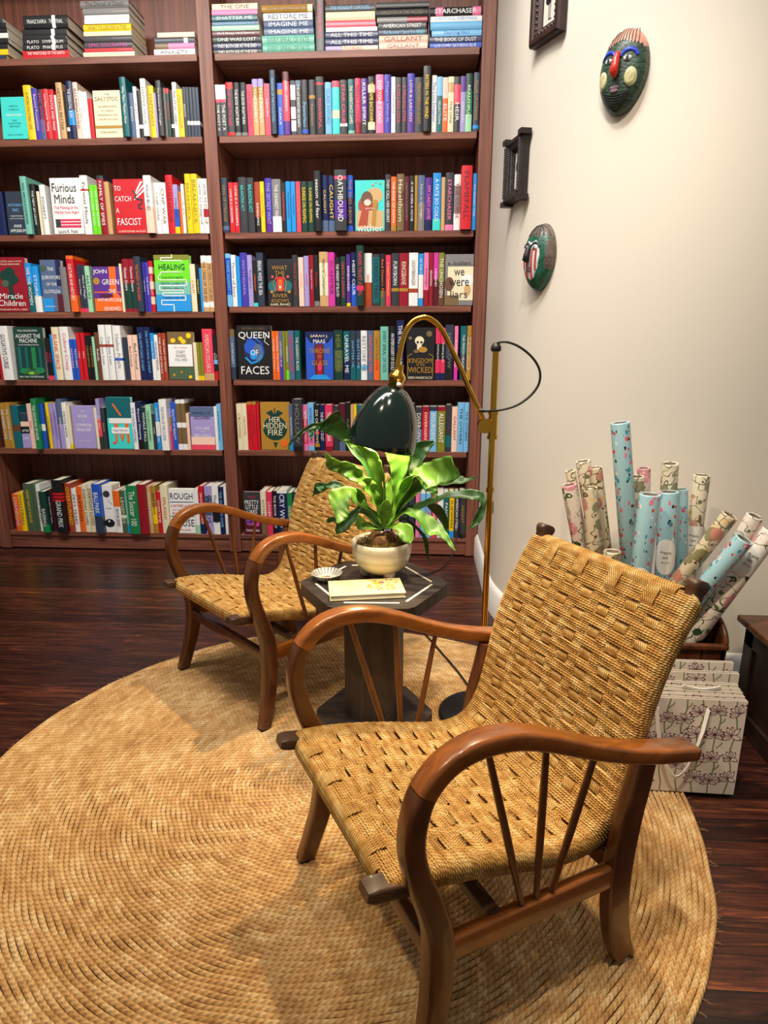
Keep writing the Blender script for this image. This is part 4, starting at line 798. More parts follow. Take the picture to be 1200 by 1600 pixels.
row('right', 6, 360, 740, 3.0, [
    dict(x0=62, x1=142, top=86, c='maroon', t=0.026, tilt=1, label='maroon face-out paperback with pink flowers, bottom shelf, right bay', art=[('rect', 0, .5, 1, 1, 'charcoal'), ('disc', .3, .3, .22, .2, 'purple'), ('disc', .7, .26, .22, .2, 'magenta'), ('disc', .5, .4, .16, .14, 'purple')], text=[('THE SERIES', .88, .05, 'rose', .5), ('PRETTY', .76, .1, 'white', .84), ('LITTLE', .65, .1, 'white', .74), ('LIARS', .54, .1, 'white', .6), ('Flawless', .36, .07, 'white', .7), ('Perfect', .24, .07, 'pink', .64), ('Unbelievable', .1, .06, 'white', .8)]),
    (144, 170, 82, 'cream', 'maroon', 'SCYTHE', [(0.0, 0.4, 'bronze')], 'u'), (171, 198, 86, 'rose', 'white', 'LEGEND'), (200, 220, 82, 'black', 'white', 'THE BOOK THIEF'), (221, 268, 80, 'navy', 'white', 'CRY WOLF', [(0.94, 1.0, 'white'), (0.0, 0.04, 'white')]), (268, 292, 90, 'green', 'cream', 'GEEK'), (294, 324, 86, 'steel', 'cream', 'MURDER'), (328, 356, 86, 'maroon', 'white', ''), (360, 390, 90, 'slate', 'white', ''), (396, 430, 86, 'charcoal', 'white', ''), (440, 474, 88, 'cream', 'brown', ''), (480, 512, 86, 'purple', 'white', ''), (520, 552, 90, 'teal', 'white', ''), (560, 590, 86, 'crimson', 'white', ''), (600, 632, 88, 'navy', 'white', ''), (640, 670, 86, 'green', 'white', ''), (680, 712, 90, 'black', 'white', ''), (720, 752, 88, 'lilac', 'white', ''), (760, 790, 86, 'tan', 'brown', ''), (800, 830, 92, 'charcoal', 'white', ''),
    (836, 862, 92, 'steel', 'white', ''), (868, 888, 94, 'pink', 'white', ''), (890, 914, 94, 'skyblue', 'white', ''), (916, 940, 94, 'skyblue', 'rose', 'GIRLS'), (942, 968, 92, 'rose', 'white', 'ONE'), (970, 998, 90, 'white', 'rose', 'LOVE'), (998, 1024, 94, 'teal', 'white', 'FANGIRL'), (1026, 1048, 94, 'yellow', 'black', 'ELSEWHERE', [(0.0, 0.16, 'azure')]), (1050, 1072, 94, 'charcoal', 'white', 'AMERICAN STREET'), (1074, 1104, 92, 'charcoal', 'gold', 'NIGHT', [(0.0, 0.1, 'black')])])

# the sliver of the next bay at the left edge
me, pg, bu = book_mesh(0.045, 0.15, 0.22, 'olive', [], True)
o = link('book', me, None, (-2.362, YF + 0.006, 0.1035))
link('page_block', pg, o)
tag(o, lab('olive book at the photo\'s left edge, bottom shelf of the neighbouring bay'), 'book', 'books on the bottom shelf of the far left bay')

# past the three hundred that show largest, the slim remaining books are kept as one mass
def shown(o):
    x0, y0, z0 = [min(c[i] for c in o.bound_box) for i in range(3)]
    x1, y1, z1 = [max(c[i] for c in o.bound_box) for i in range(3)]
    hidden = o.get('hidden')
    return 0.0 if hidden else (x1 - x0) * (z1 - z0)
bks = [o for o in COL.objects if o.name.split('.')[0] == 'book']
bks.sort(key=shown, reverse=True)
rest = bks[300:]
mass, mm = MB(), []
def fold(o, M):
    for p_ in o.data.polygons:
        mt = o.data.materials[p_.material_index]
        if mt not in mm:
            mm.append(mt)
        mass.add([M @ o.data.vertices[i].co for i in p_.vertices], [tuple(range(len(p_.vertices)))], mm.index(mt))
for o in rest:
    M = Matrix.LocRotScale(o.location, o.rotation_euler, None)
    fold(o, M)
    for c_ in list(o.children):
        fold(c_, M)
        bpy.data.objects.remove(c_)
    bpy.data.objects.remove(o)
tag(mass.build('slim_books', mm), 'slim books packed between the larger ones on all the bookcase shelves', 'books', None, 'stuff')
# ------------------------------------------------------------------ jute rug
m = mat('jute_braid', (200, 160, 98), 0.85)
g = NT(m)
uvn = g.n('ShaderNodeUVMap')
sp = g.n('ShaderNodeSeparateXYZ')
g.l(uvn.outputs[0], sp.inputs[0])
ringf = g.math('FRACT', sp.outputs[1])
ringi = g.math('FLOOR', sp.outputs[1])
side = g.math('ABSOLUTE', g.math('SUBTRACT', ringf, 0.5))
ph = g.math('ADD', g.math('MULTIPLY', sp.outputs[0], 2 * PI / 0.0135), g.math('MULTIPLY', side, 8.0))
ph = g.math('ADD', ph, g.math('MULTIPLY', ringi, 2.4))
br = g.math('ADD', g.math('MULTIPLY', g.math('SINE', ph), 0.5), 0.5)
ob = g.coord('Object')
n1 = g.noise(ob, 5.0, 3)
n2 = g.noise(ob, 150.0, 5, 0.65)
cb = g.n('ShaderNodeCombineXYZ')
g.l(g.math('MULTIPLY', sp.outputs[0], 9.0), cb.inputs[0])
g.l(g.math('MULTIPLY', ringi, 3.7), cb.inputs[1])
n3 = g.noise(cb.outputs[0], 2.5, 3)
f = g.math('ADD', g.math('MULTIPLY', n1, 0.35), g.math('MULTIPLY', n3, 0.65))
c1 = g.ramp(f, [(0.34, (178, 130, 76)), (0.5, (216, 172, 112)), (0.64, (242, 212, 158))])
c2 = g.mix(g.math('MULTIPLY', g.math('SUBTRACT', 1.0, br), g.math('MULTIPLY', g.math('POWER', n2, 1.6), 1.25)), c1, (128, 82, 40))
g.l(c2, g.b.inputs['Base Color'])
g.bump(g.math('ADD', g.math('MULTIPLY', br, 0.5), g.math('MULTIPLY', n2, 1.3)), 0.6, 0.004)
M_jute = m
RUG_C, RUG_R = (-0.232, 1.428), 0.91
PITCH_R = 0.0108
NR = int(RUG_R / PITCH_R)
b = MB()
NA = 260
for k in range(NR):
    r0, r1 = k * PITCH_R, (k + 1) * PITCH_R
    prof = [(0.0, 0.0045), (0.2, 0.0078), (0.5, 0.0095), (0.8, 0.0078), (1.0, 0.0045)]
    if k == NR - 1:
        prof = prof[:4] + [(1.0, 0.004), (1.02, 0.0)]
    v, fs, uv = [], [], []
    rm = (r0 + r1) / 2
    for q, z in prof:
        for j in range(NA):
            a = 2 * PI * j / NA
            rr = r0 + q * PITCH_R + 0.0022 * math.sin(a * 7 + k * 0.15) + 0.0016 * math.sin(a * 17 - k * 0.2) + 0.0012 * math.sin(a * 31 + k)
            rr = max(rr, 0.0005)
            v.append((rr * math.cos(a), rr * math.sin(a), z))
    for i in range(len(prof) - 1):
        for j in range(NA):
            j2 = (j + 1) % NA
            fs.append((i * NA + j, (i + 1) * NA + j, (i + 1) * NA + j2, i * NA + j2))
            u0, u1 = 2 * PI * j / NA * rm, 2 * PI * (j + 1) / NA * rm
            w0, w1 = k + min(prof[i][0], 0.98) + 0.01, k + min(prof[i + 1][0], 0.98) + 0.01
            uv.append([(u0, w0), (u0, w1), (u1, w1), (u1, w0)])
    b.add(v, fs, 0, True, uv)
rug = b.build('round_rug', M_jute, None, (RUG_C[0], RUG_C[1], 0.0005))
tag(rug, 'large round braided jute rug under the two woven armchairs', 'rug')
b = MB()
rr = random.Random(3)
for i in range(240):
    a = rr.random() * 2 * PI
    r = RUG_R - 0.006
    p = Vector((r * math.cos(a), r * math.sin(a), 0.004))
    d = Vector((math.cos(a + rr.uniform(-1, 1)), math.sin(a + rr.uniform(-1, 1)), rr.uniform(0, 0.5))) * rr.uniform(0.008, 0.02)
    b.tube([p, p + d * 0.6, p + d + Vector((0, 0, -0.002))], 0.0005, 3)
fz = b.build('loose_fibres', M_jute, rug)
tag(fz, kind='stuff')

# ------------------------------------------------------------------ rope armchairs
m = mat('twisted_seagrass_rope', (196, 146, 66), 0.62)
g = NT(m)
uvn = g.n('ShaderNodeUVMap')
sp = g.n('ShaderNodeSeparateXYZ')
g.l(uvn.outputs[0], sp.inputs[0])
ph = g.math('ADD', g.math('MULTIPLY', sp.outputs[0], 2 * PI / 0.0075), g.math('MULTIPLY', sp.outputs[1], 2 * PI * 2))
tw = g.math('ADD', g.math('MULTIPLY', g.math('SINE', ph), 0.5), 0.5)
ob = g.coord('Object')
n1 = g.noise(ob, 45.0, 3)
c1 = g.ramp(n1, [(0.3, (172, 122, 50)), (0.5, (206, 158, 80)), (0.7, (236, 202, 132))])
g.l(g.mix(g.math('MULTIPLY', g.math('SUBTRACT', 1.0, tw), 0.72), c1, (112, 70, 22)), g.b.inputs['Base Color'])
g.bump(tw, 0.6, 0.0015)
M_rope = m

def V(x, f, z):
    return Vector((x, -f, z))
ARM = [(0.447, 0.009), (0.4455, 0.014), (0.432, 0.06), (0.414, 0.131), (0.405, 0.20), (0.406, 0.262), (0.424, 0.325), (0.446, 0.385), (0.457, 0.435), (0.455, 0.478), (0.441, 0.520), (0.410, 0.552), (0.365, 0.567), (0.303, 0.563), (0.239, 0.542), (0.160, 0.506), (0.082, 0.475), (0.0, 0.450), (-0.078, 0.432)]
AX = [0.252, 0.2518, 0.247, 0.238, 0.231, 0.230, 0.233, 0.237, 0.240, 0.241, 0.241, 0.241, 0.241, 0.241, 0.242, 0.244, 0.246, 0.248, 0.250]
AW = [0.030, 0.030, 0.032, 0.034, 0.034, 0.034, 0.034, 0.034, 0.034, 0.035, 0.036, 0.037, 0.038, 0.038, 0.038, 0.038, 0.040, 0.044, 0.046]
AT = [0.036, 0.036, 0.038, 0.042, 0.046, 0.044, 0.040, 0.036, 0.034, 0.033, 0.032, 0.031, 0.030, 0.029, 0.028, 0.027, 0.026, 0.025, 0.022]
SEAT = [(0.474, 0.322), (0.480, 0.338), (0.474, 0.353), (0.455, 0.357), (0.402, 0.351), (0.334, 0.337), (0.270, 0.320), (0.213, 0.303), (0.150, 0.287), (0.100, 0.284), (0.062, 0.303), (0.036, 0.350), (0.017, 0.420), (-0.004, 0.505), (-0.030, 0.575), (-0.062, 0.635), (-0.092, 0.681), (-0.104, 0.690), (-0.118, 0.686), (-0.124, 0.668)]
HW = 0.203
BHW = HW - 0.030
def resample(pts, step):
    pts = [Vector(p) for p in spline(pts, 10)]
    out, acc = [pts[0]], 0.0
    for a, c in zip(pts[:-1], pts[1:]):
        L = (c - a).length
        if L < 1e-9:
            continue
        d = step - acc
        while d <= L:
            out.append(a.lerp(c, d / L))
            d += step
        acc = (acc + L) % step
    return out
def seat_mesh():
    b = MB()
    ST = 0.0045
    P = resample(SEAT, ST)
    n = len(P)
    T = [(P[min(i + 1, n - 1)] - P[max(i - 1, 0)]).normalized() for i in range(n)]
    Nn = [Vector((t.y, -t.x)) for t in T]               # outward: up / towards the sitter
    # travelling from the front (large f) to the back, left normal of the direction points up
    Nn = [Vector((-t.y, t.x)) for t in T]
    if Nn[n // 3].y < 0:
        Nn = [-q for q in Nn]
    s_of = [i * ST for i in range(n)]
    L = s_of[-1]
    ROWP, COLP, BW, BH = 0.0445, 0.0530, 0.027, 0.0225
    NC = 7
    def sag(x, s):
        k = 1 - (x / HW) ** 2
        return -0.010 * k * math.sin(PI * min(max((s - 0.03) / (L - 0.08), 0), 1))
    def blocks(s):
        """columns in which the warp lies on top at arc length s"""
        out = []
        if s < 0.075 or s > L - 0.085:
            return out
        for j in range(NC):
            xc = (j - (NC - 1) / 2) * COLP
            ph = ((s + j * ROWP / 3.0) % ROWP)
            if ph < BH:
                out.append(xc)
        return out
    for i in range(1, n - 1):
        s = s_of[i]
        if s < 0.030 or s > L - 0.034:
            continue                                     # covered by the ropes wound over the end rails
        bl = blocks(s)
        pts = []
        N, p = Nn[i], P[i]
        M = 58
        for k in range(M + 1):
            x = -HW + 2 * HW * k / M
            dip = 0.0
            for xc in bl:
                d = abs(x - xc)
                if d < BW / 2 + 0.004:
                    dip = max(dip, min(1.0, (BW / 2 + 0.004 - d) / 0.006))
            h = sag(x, s) - 0.0066 * dip + 0.0012 * math.sin(s * 311 + x * 40)
            pts.append((x, h))
        e = 0.010
        edge = [(0.0, 0.0), (0.0065, -0.003), (0.0105, -0.010), (0.0105, -0.024), (0.004, -0.033), (-0.010, -0.036)]
        left = [(-HW - dx, dh) for dx, dh in edge[1:]][::-1]
        right = [(HW + dx, dh) for dx, dh in edge[1:]]
        q = [V(x, p.x + N.x * h, p.y + N.y * h) for x, h in left + pts + right]
        b.tube(q, 0.00245, 5, 0, (True, True), True)
    # warp blocks
    for i in range(n):
        s = s_of[i]
        for j in range(NC):
            if s < 0.075 or s > L - 0.085 or i == 0:
                continue
            ph = ((s + j * ROWP / 3.0) % ROWP)
            ph0 = ((s_of[i - 1] + j * ROWP / 3.0) % ROWP)
            if ph < BH and ph0 >= BH:
                xc = (j - (NC - 1) / 2) * COLP
                for w in range(6):
                    x = xc + (w - 2.5) * BW / 6
                    pts = []
                    for k in range(-2, 7):
                        ii = min(max(i + k, 0), n - 1)
                        t = (k + 0.5) / 4.5 - 0.5
                        h = sag(x, s_of[ii]) - 0.0014 - (0.007 * max(0.0, abs(t) * 2 - 0.66) / 0.34 if abs(t) > 0.33 else 0.0)
                        pp = P[ii] + Nn[ii] * h
                        pts.append(V(x, pp.x, pp.y))
                    b.tube(pts, 0.0024, 5, 0, (True, True), True)
    # ropes wound over the front rail and over the top rail, with longer tabs
    def band(i0, i1, tab, side):
        nw = int(2 * BHW / 0.0046)
        for w in range(nw + 1):
            x = -BHW + 2 * BHW * w / nw
            tabbed = (w % 19) in (7, 8, 9, 10, 11, 12)
            a, c = i0, i1
            if tabbed:
                if side > 0:
                    c = i1 + tab
                else:
                    a = i0 - tab
            pts = []
            for ii in range(a, c + 1):
                jj = min(max(ii, 0), n - 1)
                h = 0.0040
                end = (c - ii) if side > 0 else (ii - a)
                if end < 2:
                    h = 0.0040 - 0.006 * (2 - end) / 2
                pp = P[jj] + Nn[jj] * (h + sag(x, s_of[jj]) * (0.6 if tabbed else 0.2))
                pts.append(V(x, pp.x, pp.y))
            # tuck under the rail
            b.tube(pts, 0.0025, 5, 0, (True, True), True)
    band(0, 9, 6, 1)
    band(n - 13, n - 1, 7, -1)
    return b.mesh('woven_seat', M_rope)

def make_chair():
    t = thing('armchair', 'x', 'armchair')
    A = [(x, f, z, w, th) for (f, z), x, w, th in zip(ARM, AX, AW, AT)]
    As = spline(A, 5)
    cut = 10 * 5
    for sgn in (-1, 1):
        for name, seg, mt in (('front_leg', As[:cut + 1], M_leg), ('armrest', As[cut:], M_arm)):
            pts = [V(sgn * x, f, z) for x, f, z, w, th in seg]
            if name == 'front_leg':
                pts[1] = Vector((pts[0].x, pts[0].y, pts[1].z))
            ws, ts = [q[3] for q in seg], [q[4] for q in seg]
            if name == 'armrest':
                d = (pts[-1] - pts[-2]).normalized()
                for ex, sc in ((0.006, 0.86), (0.011, 0.55)):
                    pts.append(pts[len(seg) - 1] + d * ex)
                    ws.append(seg[-1][3] * sc)
                    ts.append(seg[-1][4] * sc)
            MB().sweep(pts, ws, ts, zmin=0.009 if name == 'front_leg' else None).build(name, mt, t)
        rl = spline([(0.002, 0.009), (0.0028, 0.014), (0.020, 0.06), (0.034, 0.134), (0.036, 0.221), (0.026, 0.312), (0.012, 0.375), (0.0, 0.436)], 5)
        rp_ = [V(sgn * 0.227, f, z) for f, z in rl]
        rp_[1] = Vector((rp_[0].x, rp_[0].y, rp_[1].z))
        MB().sweep(rp_, 0.030, [0.036 + 0.014 * math.sin(PI * min(i / (len(rl) - 1), 1)) for i in range(len(rl))], zmin=0.009).build('rear_leg', M_leg, t)
        # long curved seat rail whose dark end sticks out in front of the weave
        sr = spline([(0.510, 0.351), (0.47, 0.343), (0.40, 0.330), (0.334, 0.317), (0.27, 0.301), (0.213, 0.284), (0.15, 0.267), (0.09, 0.262), (0.03, 0.262)], 4)
        MB().sweep([V(sgn * (HW - 0.005), f, z) for f, z in sr], [0.031, 0.036] + [0.036] * 5 + [0.027] * (len(sr) - 7), [0.016, 0.020] + [0.024] * (len(sr) - 2), bev=0.2).build('seat_rail', M_rail, t)
        bp = spline([(0.070, 0.268), (0.040, 0.300), (0.016, 0.350), (-0.004, 0.420), (-0.025, 0.500), (-0.050, 0.566), (-0.080, 0.624), (-0.105, 0.668), (-0.118, 0.696), (-0.125, 0.712)], 4)
        MB().sweep([V(sgn * (HW - 0.008), f, z) for f, z in bp], [0.022] * (len(bp) - 9) + [0.026] * 9, [0.030] * (len(bp) - 5) + [0.038, 0.042, 0.042, 0.036, 0.018], bev=0.3).build('back_post', M_rail, t)
        MB().sweep([V(sgn * 0.229, 0.398, 0.222), V(sgn * 0.228, 0.2, 0.216), V(sgn * 0.227, 0.034, 0.210)], 0.022, 0.042).build('side_stretcher', M_arm, t)
        for (f0, z0), (f1, z1) in (((0.339, 0.556), (0.247, 0.232)), ((0.232, 0.534), (0.220, 0.232)), ((0.130, 0.488), (0.190, 0.232))):
            pts = [V(sgn * 0.242, f0, z0).lerp(V(sgn * 0.230, f1, z1), k / 8) for k in range(9)]
            MB().tube(pts, [0.0050 + 0.0015 * math.sin(PI * k / 8) for k in range(9)], 10).build('spindle', M_spin, t)
    MB().sweep([V(-0.231, 0.408, 0.212), V(0.231, 0.408, 0.212)], 0.034, 0.020, Vector((0, 0, 1))).build('front_stretcher', M_leg, t)
    MB().sweep([V(-0.226, 0.036, 0.215), V(0.226, 0.036, 0.215)], 0.040, 0.020, Vector((0, 0, 1))).build('rear_stretcher', M_leg, t)
    MB().sweep([V(-HW, 0.466, 0.338), V(HW, 0.466, 0.338)], 0.022, 0.022, Vector((0, 0, 1)), bev=0.4).build('front_rail', M_rail, t)
    MB().sweep([V(-HW, -0.108, 0.672), V(HW, -0.108, 0.672)], 0.022, 0.020, Vector((0, 0, 1)), bev=0.4).build('top_rail', M_rail, t)
    MB().sweep([V(-0.226, 0.30, 0.236), V(0.226, 0.30, 0.236)], 0.022, 0.026, Vector((0, 0, 1))).build('under_seat_bar', M_rail, t)
    link('woven_seat', seat_mesh(), t)
    return t
def copy_tree(o, parent=None):
    c = o.copy()
    COL.objects.link(c)
    if parent:
        c.parent = parent
    for ch in [q for q in o.children]:
        copy_tree(ch, c)
    return c
ch0 = make_chair()
ch0.location = (0.273, 1.163, 0.0016)
ch0.rotation_euler = (0, 0, R(-60.27))
ch0['label'] = 'nearer rope-woven bentwood armchair in the foreground, brightly lit, facing left'
ch0['group'] = 'pair of woven armchairs on the rug'
ch1 = copy_tree(ch0)
ch1.location = (-0.328, 2.141, 0.0016)
ch1.rotation_euler = (0, 0, R(-42.98))
ch1['label'] = 'farther rope-woven bentwood armchair behind the side table, before the bookcase'

# ------------------------------------------------------------------ side table
TX, TY, TZ = -0.127, 1.70, 0.45
tb = thing('side_table', 'dark wooden pedestal side table with six-sided top and white inlay lines', 'side table', (TX, TY, 0), R(2))
def hexa(r, cutc=0.0, rot=0.0):
    return [(r * math.cos(R(60 * k + rot)), r * math.sin(R(60 * k + rot))) for k in range(6)]
def chop(poly, d):
    out = []
    n = len(poly)
    for i in range(n):
        p, a, c = Vector(poly[i]), Vector(poly[i - 1]), Vector(poly[(i + 1) % n])
        out += [tuple(p + (a - p).normalized() * d), tuple(p + (c - p).normalized() * d)]
    return out
TR = 0.212
bevel(MB().prism(chop(hexa(TR), 0.012), TZ - 0.035, TZ).build('table_top', M_table, tb), 0.003, 2)
b = MB()
hx = hexa(TR * 0.80)
for k in range(6):
    p, q = Vector(hx[k]), Vector(hx[(k + 1) % 6])
    d = (q - p).normalized()
    nn = Vector((-d.y, d.x)) * 0.0035
    p2, q2 = p + d * 0.012, q - d * 0.012
    b.prism([tuple(p2 - nn), tuple(q2 - nn), tuple(q2 + nn), tuple(p2 + nn)], TZ, TZ + 0.0006)
tag(b.build('inlay', mat('white_inlay', (226, 220, 205), 0.5), tb), 'white inlay line')
bevel(MB().prism(hexa(0.088, 0, 12), 0.04, TZ - 0.035).build('column', M_tablev, tb), 0.002, 1)
bevel(MB().prism(chop(hexa(0.178), 0.012), 0.0102, 0.042).build('base', M_table, tb), 0.003, 2)
# ------------------------------------------------------------------ potted fern
PX, PY = -0.108, 1.757
pot = thing('potted_fern', 'staghorn fern in a cream footed bowl on the side table, under the lamp', 'potted plant', (PX, PY, TZ))
m = mat('cream_glaze', (214, 203, 180), 0.3, 0, 0.3)
g = NT(m)
st = g.noise(g.coord('Object', (0.6, 0.6, 8)), 6, 4)
g.l(g.ramp(st, [(0.35, (186, 168, 136)), (0.55, (216, 205, 182)), (0.7, (230, 222, 204))]), g.b.inputs['Base Color'])
M_pot = m
b = MB()
prof = [(0.004, 0.014), (0.042, 0.016), (0.062, 0.028), (0.078, 0.050), (0.085, 0.075), (0.0865, 0.098), (0.085, 0.110), (0.082, 0.111), (0.080, 0.098), (0.06, 0.088), (0.004, 0.086)]
b.lathe(prof, 48)
b.build('bowl', M_pot, pot)
for k in range(3):
    a = R(-60 + 120 * k)
    MB().lathe([(0.006, 0.0), (0.013, 0.002), (0.017, 0.014), (0.018, 0.026), (0.010, 0.034)], 16, (0.047 * math.cos(a), 0.047 * math.sin(a), 0.0005)).build('foot', M_pot, pot)
m = mat('moss_and_soil', (60, 44, 20), 0.95)
g = NT(m)
g.l(g.ramp(g.noise(g.coord('Object'), 60, 5), [(0.3, (28, 18, 10)), (0.5, (84, 62, 24)), (0.68, (150, 124, 40))]), g.b.inputs['Base Color'])
b = MB()
rr = random.Random(5)
b.lathe([(0.078, 0.096), (0.06, 0.106), (0.04, 0.114), (0.02, 0.118), (0.0, 0.119)], 32)
for i in range(420):
    a, r = rr.random() * 2 * PI, 0.075 * math.sqrt(rr.random())
    p = Vector((r * math.cos(a), r * math.sin(a), 0.100 + 0.016 * (1 - (r / 0.075) ** 2)))
    d = Vector((rr.uniform(-1, 1), rr.uniform(-1, 1), rr.uniform(0.1, 1))) * 0.009
    b.tube([p, p + d * 0.5 + Vector((0, 0, 0.002)), p + d], 0.0009, 3)
tag(b.build('moss', m, pot), 'mossy soil', kind='stuff')
m = mat('brown_shield_frond', (120, 84, 50), 0.8)
b = MB()
for a, r, z, s in ((0.4, 0.02, 0.12, 0.028), (2.4, 0.022, 0.118, 0.026), (4.4, 0.02, 0.12, 0.026)):
    b.lathe([(s, 0), (s * 0.95, s * 0.35), (s * 0.6, s * 0.8), (0, s)], 14, (r * math.cos(a), r * math.sin(a), z - 0.012))
b.build('shield_frond', m, pot)
m = mat('fern_leaf', (96, 140, 40), 0.42)
g = NT(m)
g.l(g.ramp(g.noise(g.coord('Object'), 14, 3), [(0.3, (64, 112, 34)), (0.6, (112, 156, 56)), (0.8, (146, 182, 84))]), g.b.inputs['Base Color'])
g.b.inputs['Subsurface Weight'].default_value = 0.0
tr = g.n('ShaderNodeBsdfTranslucent')
tr.inputs[0].default_value = lin((120, 170, 40))
ms = g.n('ShaderNodeMixShader')
ms.inputs[0].default_value = 0.25
out = [q for q in m.node_tree.nodes if q.type == 'OUTPUT_MATERIAL'][0]
g.l(g.b.outputs[0], ms.inputs[1])
g.l(tr.outputs[0], ms.inputs[2])
g.l(ms.outputs[0], out.inputs[0])
M_leaf = m
M_leaf_dark = mat('shaded_fern_leaf', (44, 84, 30), 0.42)  # darker copy of the leaf: shade on back and outer fronds put into colour
def frond(st, Y0, Y1, tilt=0.0, dark=False, cup=0.18, wave=0.0022, bow=0.0):
    """a flat leaf between two edges; st: (left x, left y, right x, right y), crop pixels of the photo, from the root to the tip.
    It runs from depth Y0 to depth Y1, its two edges apart by 2 * tilt in depth"""
    n0 = len(st)
    rows0 = []
    for i, (lx, ly, rx, ry) in enumerate(st):
        t = i / (n0 - 1)
        Y = Y0 + (Y1 - Y0) * t + bow * math.sin(PI * t)
        k = tilt * math.sin(PI * min(1.0, 0.15 + t)) if tilt else 0.0
        A = onY(440 + lx / 3.529, 630 + ly / 3.529, Y + k)
        Bv = onY(440 + rx / 3.529, 630 + ry / 3.529, Y - k)
        rows0.append(tuple(A) + tuple(Bv))
    Q = spline(rows0, 6)
    NW = 9
    o0 = Vector((PX, PY, TZ))
    rows = []
    for i, q in enumerate(Q):
        A, Bv = Vector(q[:3]), Vector(q[3:])
        w = (Bv - A).length
        i0, i1 = max(i - 1, 0), min(i + 1, len(Q) - 1)
        tg = (Vector(Q[i1][:3]) + Vector(Q[i1][3:]) - Vector(Q[i0][:3]) - Vector(Q[i0][3:]))
        nr = (Bv - A).cross(tg)
        nr = nr.normalized() if nr.length > 1e-9 else Vector((0, -1, 0))
        if nr.y > 0:
            nr = -nr
        r_ = []
        for k in range(NW):
            u = k / (NW - 1)
            e = 2 * abs(u - 0.5)
            d = -cup * w * (1 - e * e) + wave * e * math.sin(i * 0.9 + (1.7 if u > 0.5 else 0.0)) - 0.0006 * math.cos(u * 40)
            r_.append(A.lerp(Bv, u) + nr * d - o0)
        rows.append(r_)
    b = MB()
    b.rings(rows, 0, (False, False), True, False)
    o = b.build('frond', M_leaf_dark if dark else M_leaf, pot)
    sm = o.modifiers.new('thickness', 'SOLIDIFY')
    sm.thickness = 0.0011
    return o
RT = (566, 694, 580, 692)
frond([RT, (540, 620, 560, 615), (475, 385, 500, 360), (400, 285, 450, 270), (340, 210, 385, 205), (270, 178, 372, 150), (235, 160, 340, 95), (212, 148, 308, 42), (192, 140, 230, 102), (150, 148, 170, 112), (85, 190, 110, 155), (45, 235, 50, 212), (34, 282, 38, 270)], 1.752, 1.62, -0.012, True)
frond([(150, 140, 184, 138), (150, 165, 178, 160), (156, 188, 172, 186), (162, 202, 167, 200)], 1.64, 1.63, 0, True)
frond([RT, (535, 600, 550, 596), (505, 545, 540, 530), (470, 490, 525, 470), (435, 450, 508, 425), (400, 432, 470, 405), (350, 408, 430, 358), (305, 380, 390, 333), (265, 372, 330, 320), (248, 345, 275, 300), (244, 300, 248, 270)], 1.748, 1.60, -0.020, False, 0.15, 0.0045)
frond([RT, (555, 580, 568, 570), (520, 480, 556, 460), (490, 410, 554, 400), (470, 330, 546, 330), (440, 270, 527, 280), (395, 240, 470, 250), (340, 212, 370, 205)], 1.752, 1.70, 0.012, False, 0.22)
frond([RT, (560, 560, 576, 550), (562, 470, 573, 465), (546, 380, 566, 400), (535, 310, 548, 320)], 1.752, 1.70)
frond([RT, (596, 610, 612, 606), (612, 500, 640, 490), (606, 430, 672, 420), (603, 370, 700, 350), (585, 315, 709, 300), (572, 275, 706, 270)], 1.752, 1.72, 0.0, False, 0.22)
frond([RT, (640, 520, 655, 520), (690, 410, 725, 385), (706, 340, 765, 345), (728, 260, 795, 290), (760, 212, 818, 255), (836, 208, 848, 218)], 1.76, 1.80, 0.010, True)
frond([RT, (622, 570, 640, 575), (690, 420, 720, 425), (715, 385, 765, 420), (745, 355, 790, 480), (790, 330, 838, 482), (840, 312, 870, 450), (890, 296, 910, 445), (930, 298, 950, 430), (966, 370, 980, 402)], 1.744, 1.63, 0.030, False, 0.12, 0.005)
frond([(790, 470, 852, 452), (808, 488, 857, 480), (832, 506, 861, 502), (852, 532, 863, 524)], 1.655, 1.65)
frond([RT, (600, 645, 617, 640), (615, 560, 660, 580), (640, 480, 720, 525), (670, 425, 770, 480), (710, 402, 785, 455), (745, 402, 760, 412)], 1.742, 1.68, 0.012, False, 0.3)
frond([(860, 430, 870, 455), (970, 400, 940, 447), (1020, 410, 1010, 438), (1082, 402, 1080, 408)], 1.70, 1.69, 0.01, True)
frond([RT, (640, 600, 650, 612), (760, 545, 780, 575), (850, 512, 870, 537), (940, 485, 950, 520), (1040, 474, 1040, 531), (1100, 485, 1085, 536), (1125, 530, 1098, 562), (1122, 600, 1075, 605), (1090, 660, 1045, 670), (1032, 698, 1028, 692)], 1.75, 1.69, 0.012, True)
frond([(1120, 545, 1140, 520), (1140, 560, 1166, 540), (1155, 590, 1168, 580), (1160, 614, 1164, 610)], 1.765, 1.77, 0, True)
frond([RT, (600, 650, 606, 662), (660, 590, 665, 612), (720, 577, 715, 622), (780, 595, 760, 660), (840, 632, 800, 725), (885, 675, 860, 728), (915, 720, 900, 757), (940, 770, 925, 785), (960, 812, 955, 815)], 1.735, 1.61, 0.022, False, 0.14)
frond([(572, 694, 580, 698), (590, 676, 594, 690), (620, 662, 625, 694), (665, 657, 645, 725), (705, 668, 665, 760), (725, 700, 695, 772), (718, 765, 708, 773)], 1.72, 1.63, 0.016, False, 0.12)
frond([(560, 696, 570, 694), (545, 650, 592, 655), (537, 605, 608, 610), (550, 560, 608, 570), (578, 533, 590, 535)], 1.715, 1.69, 0, False, 0.25)
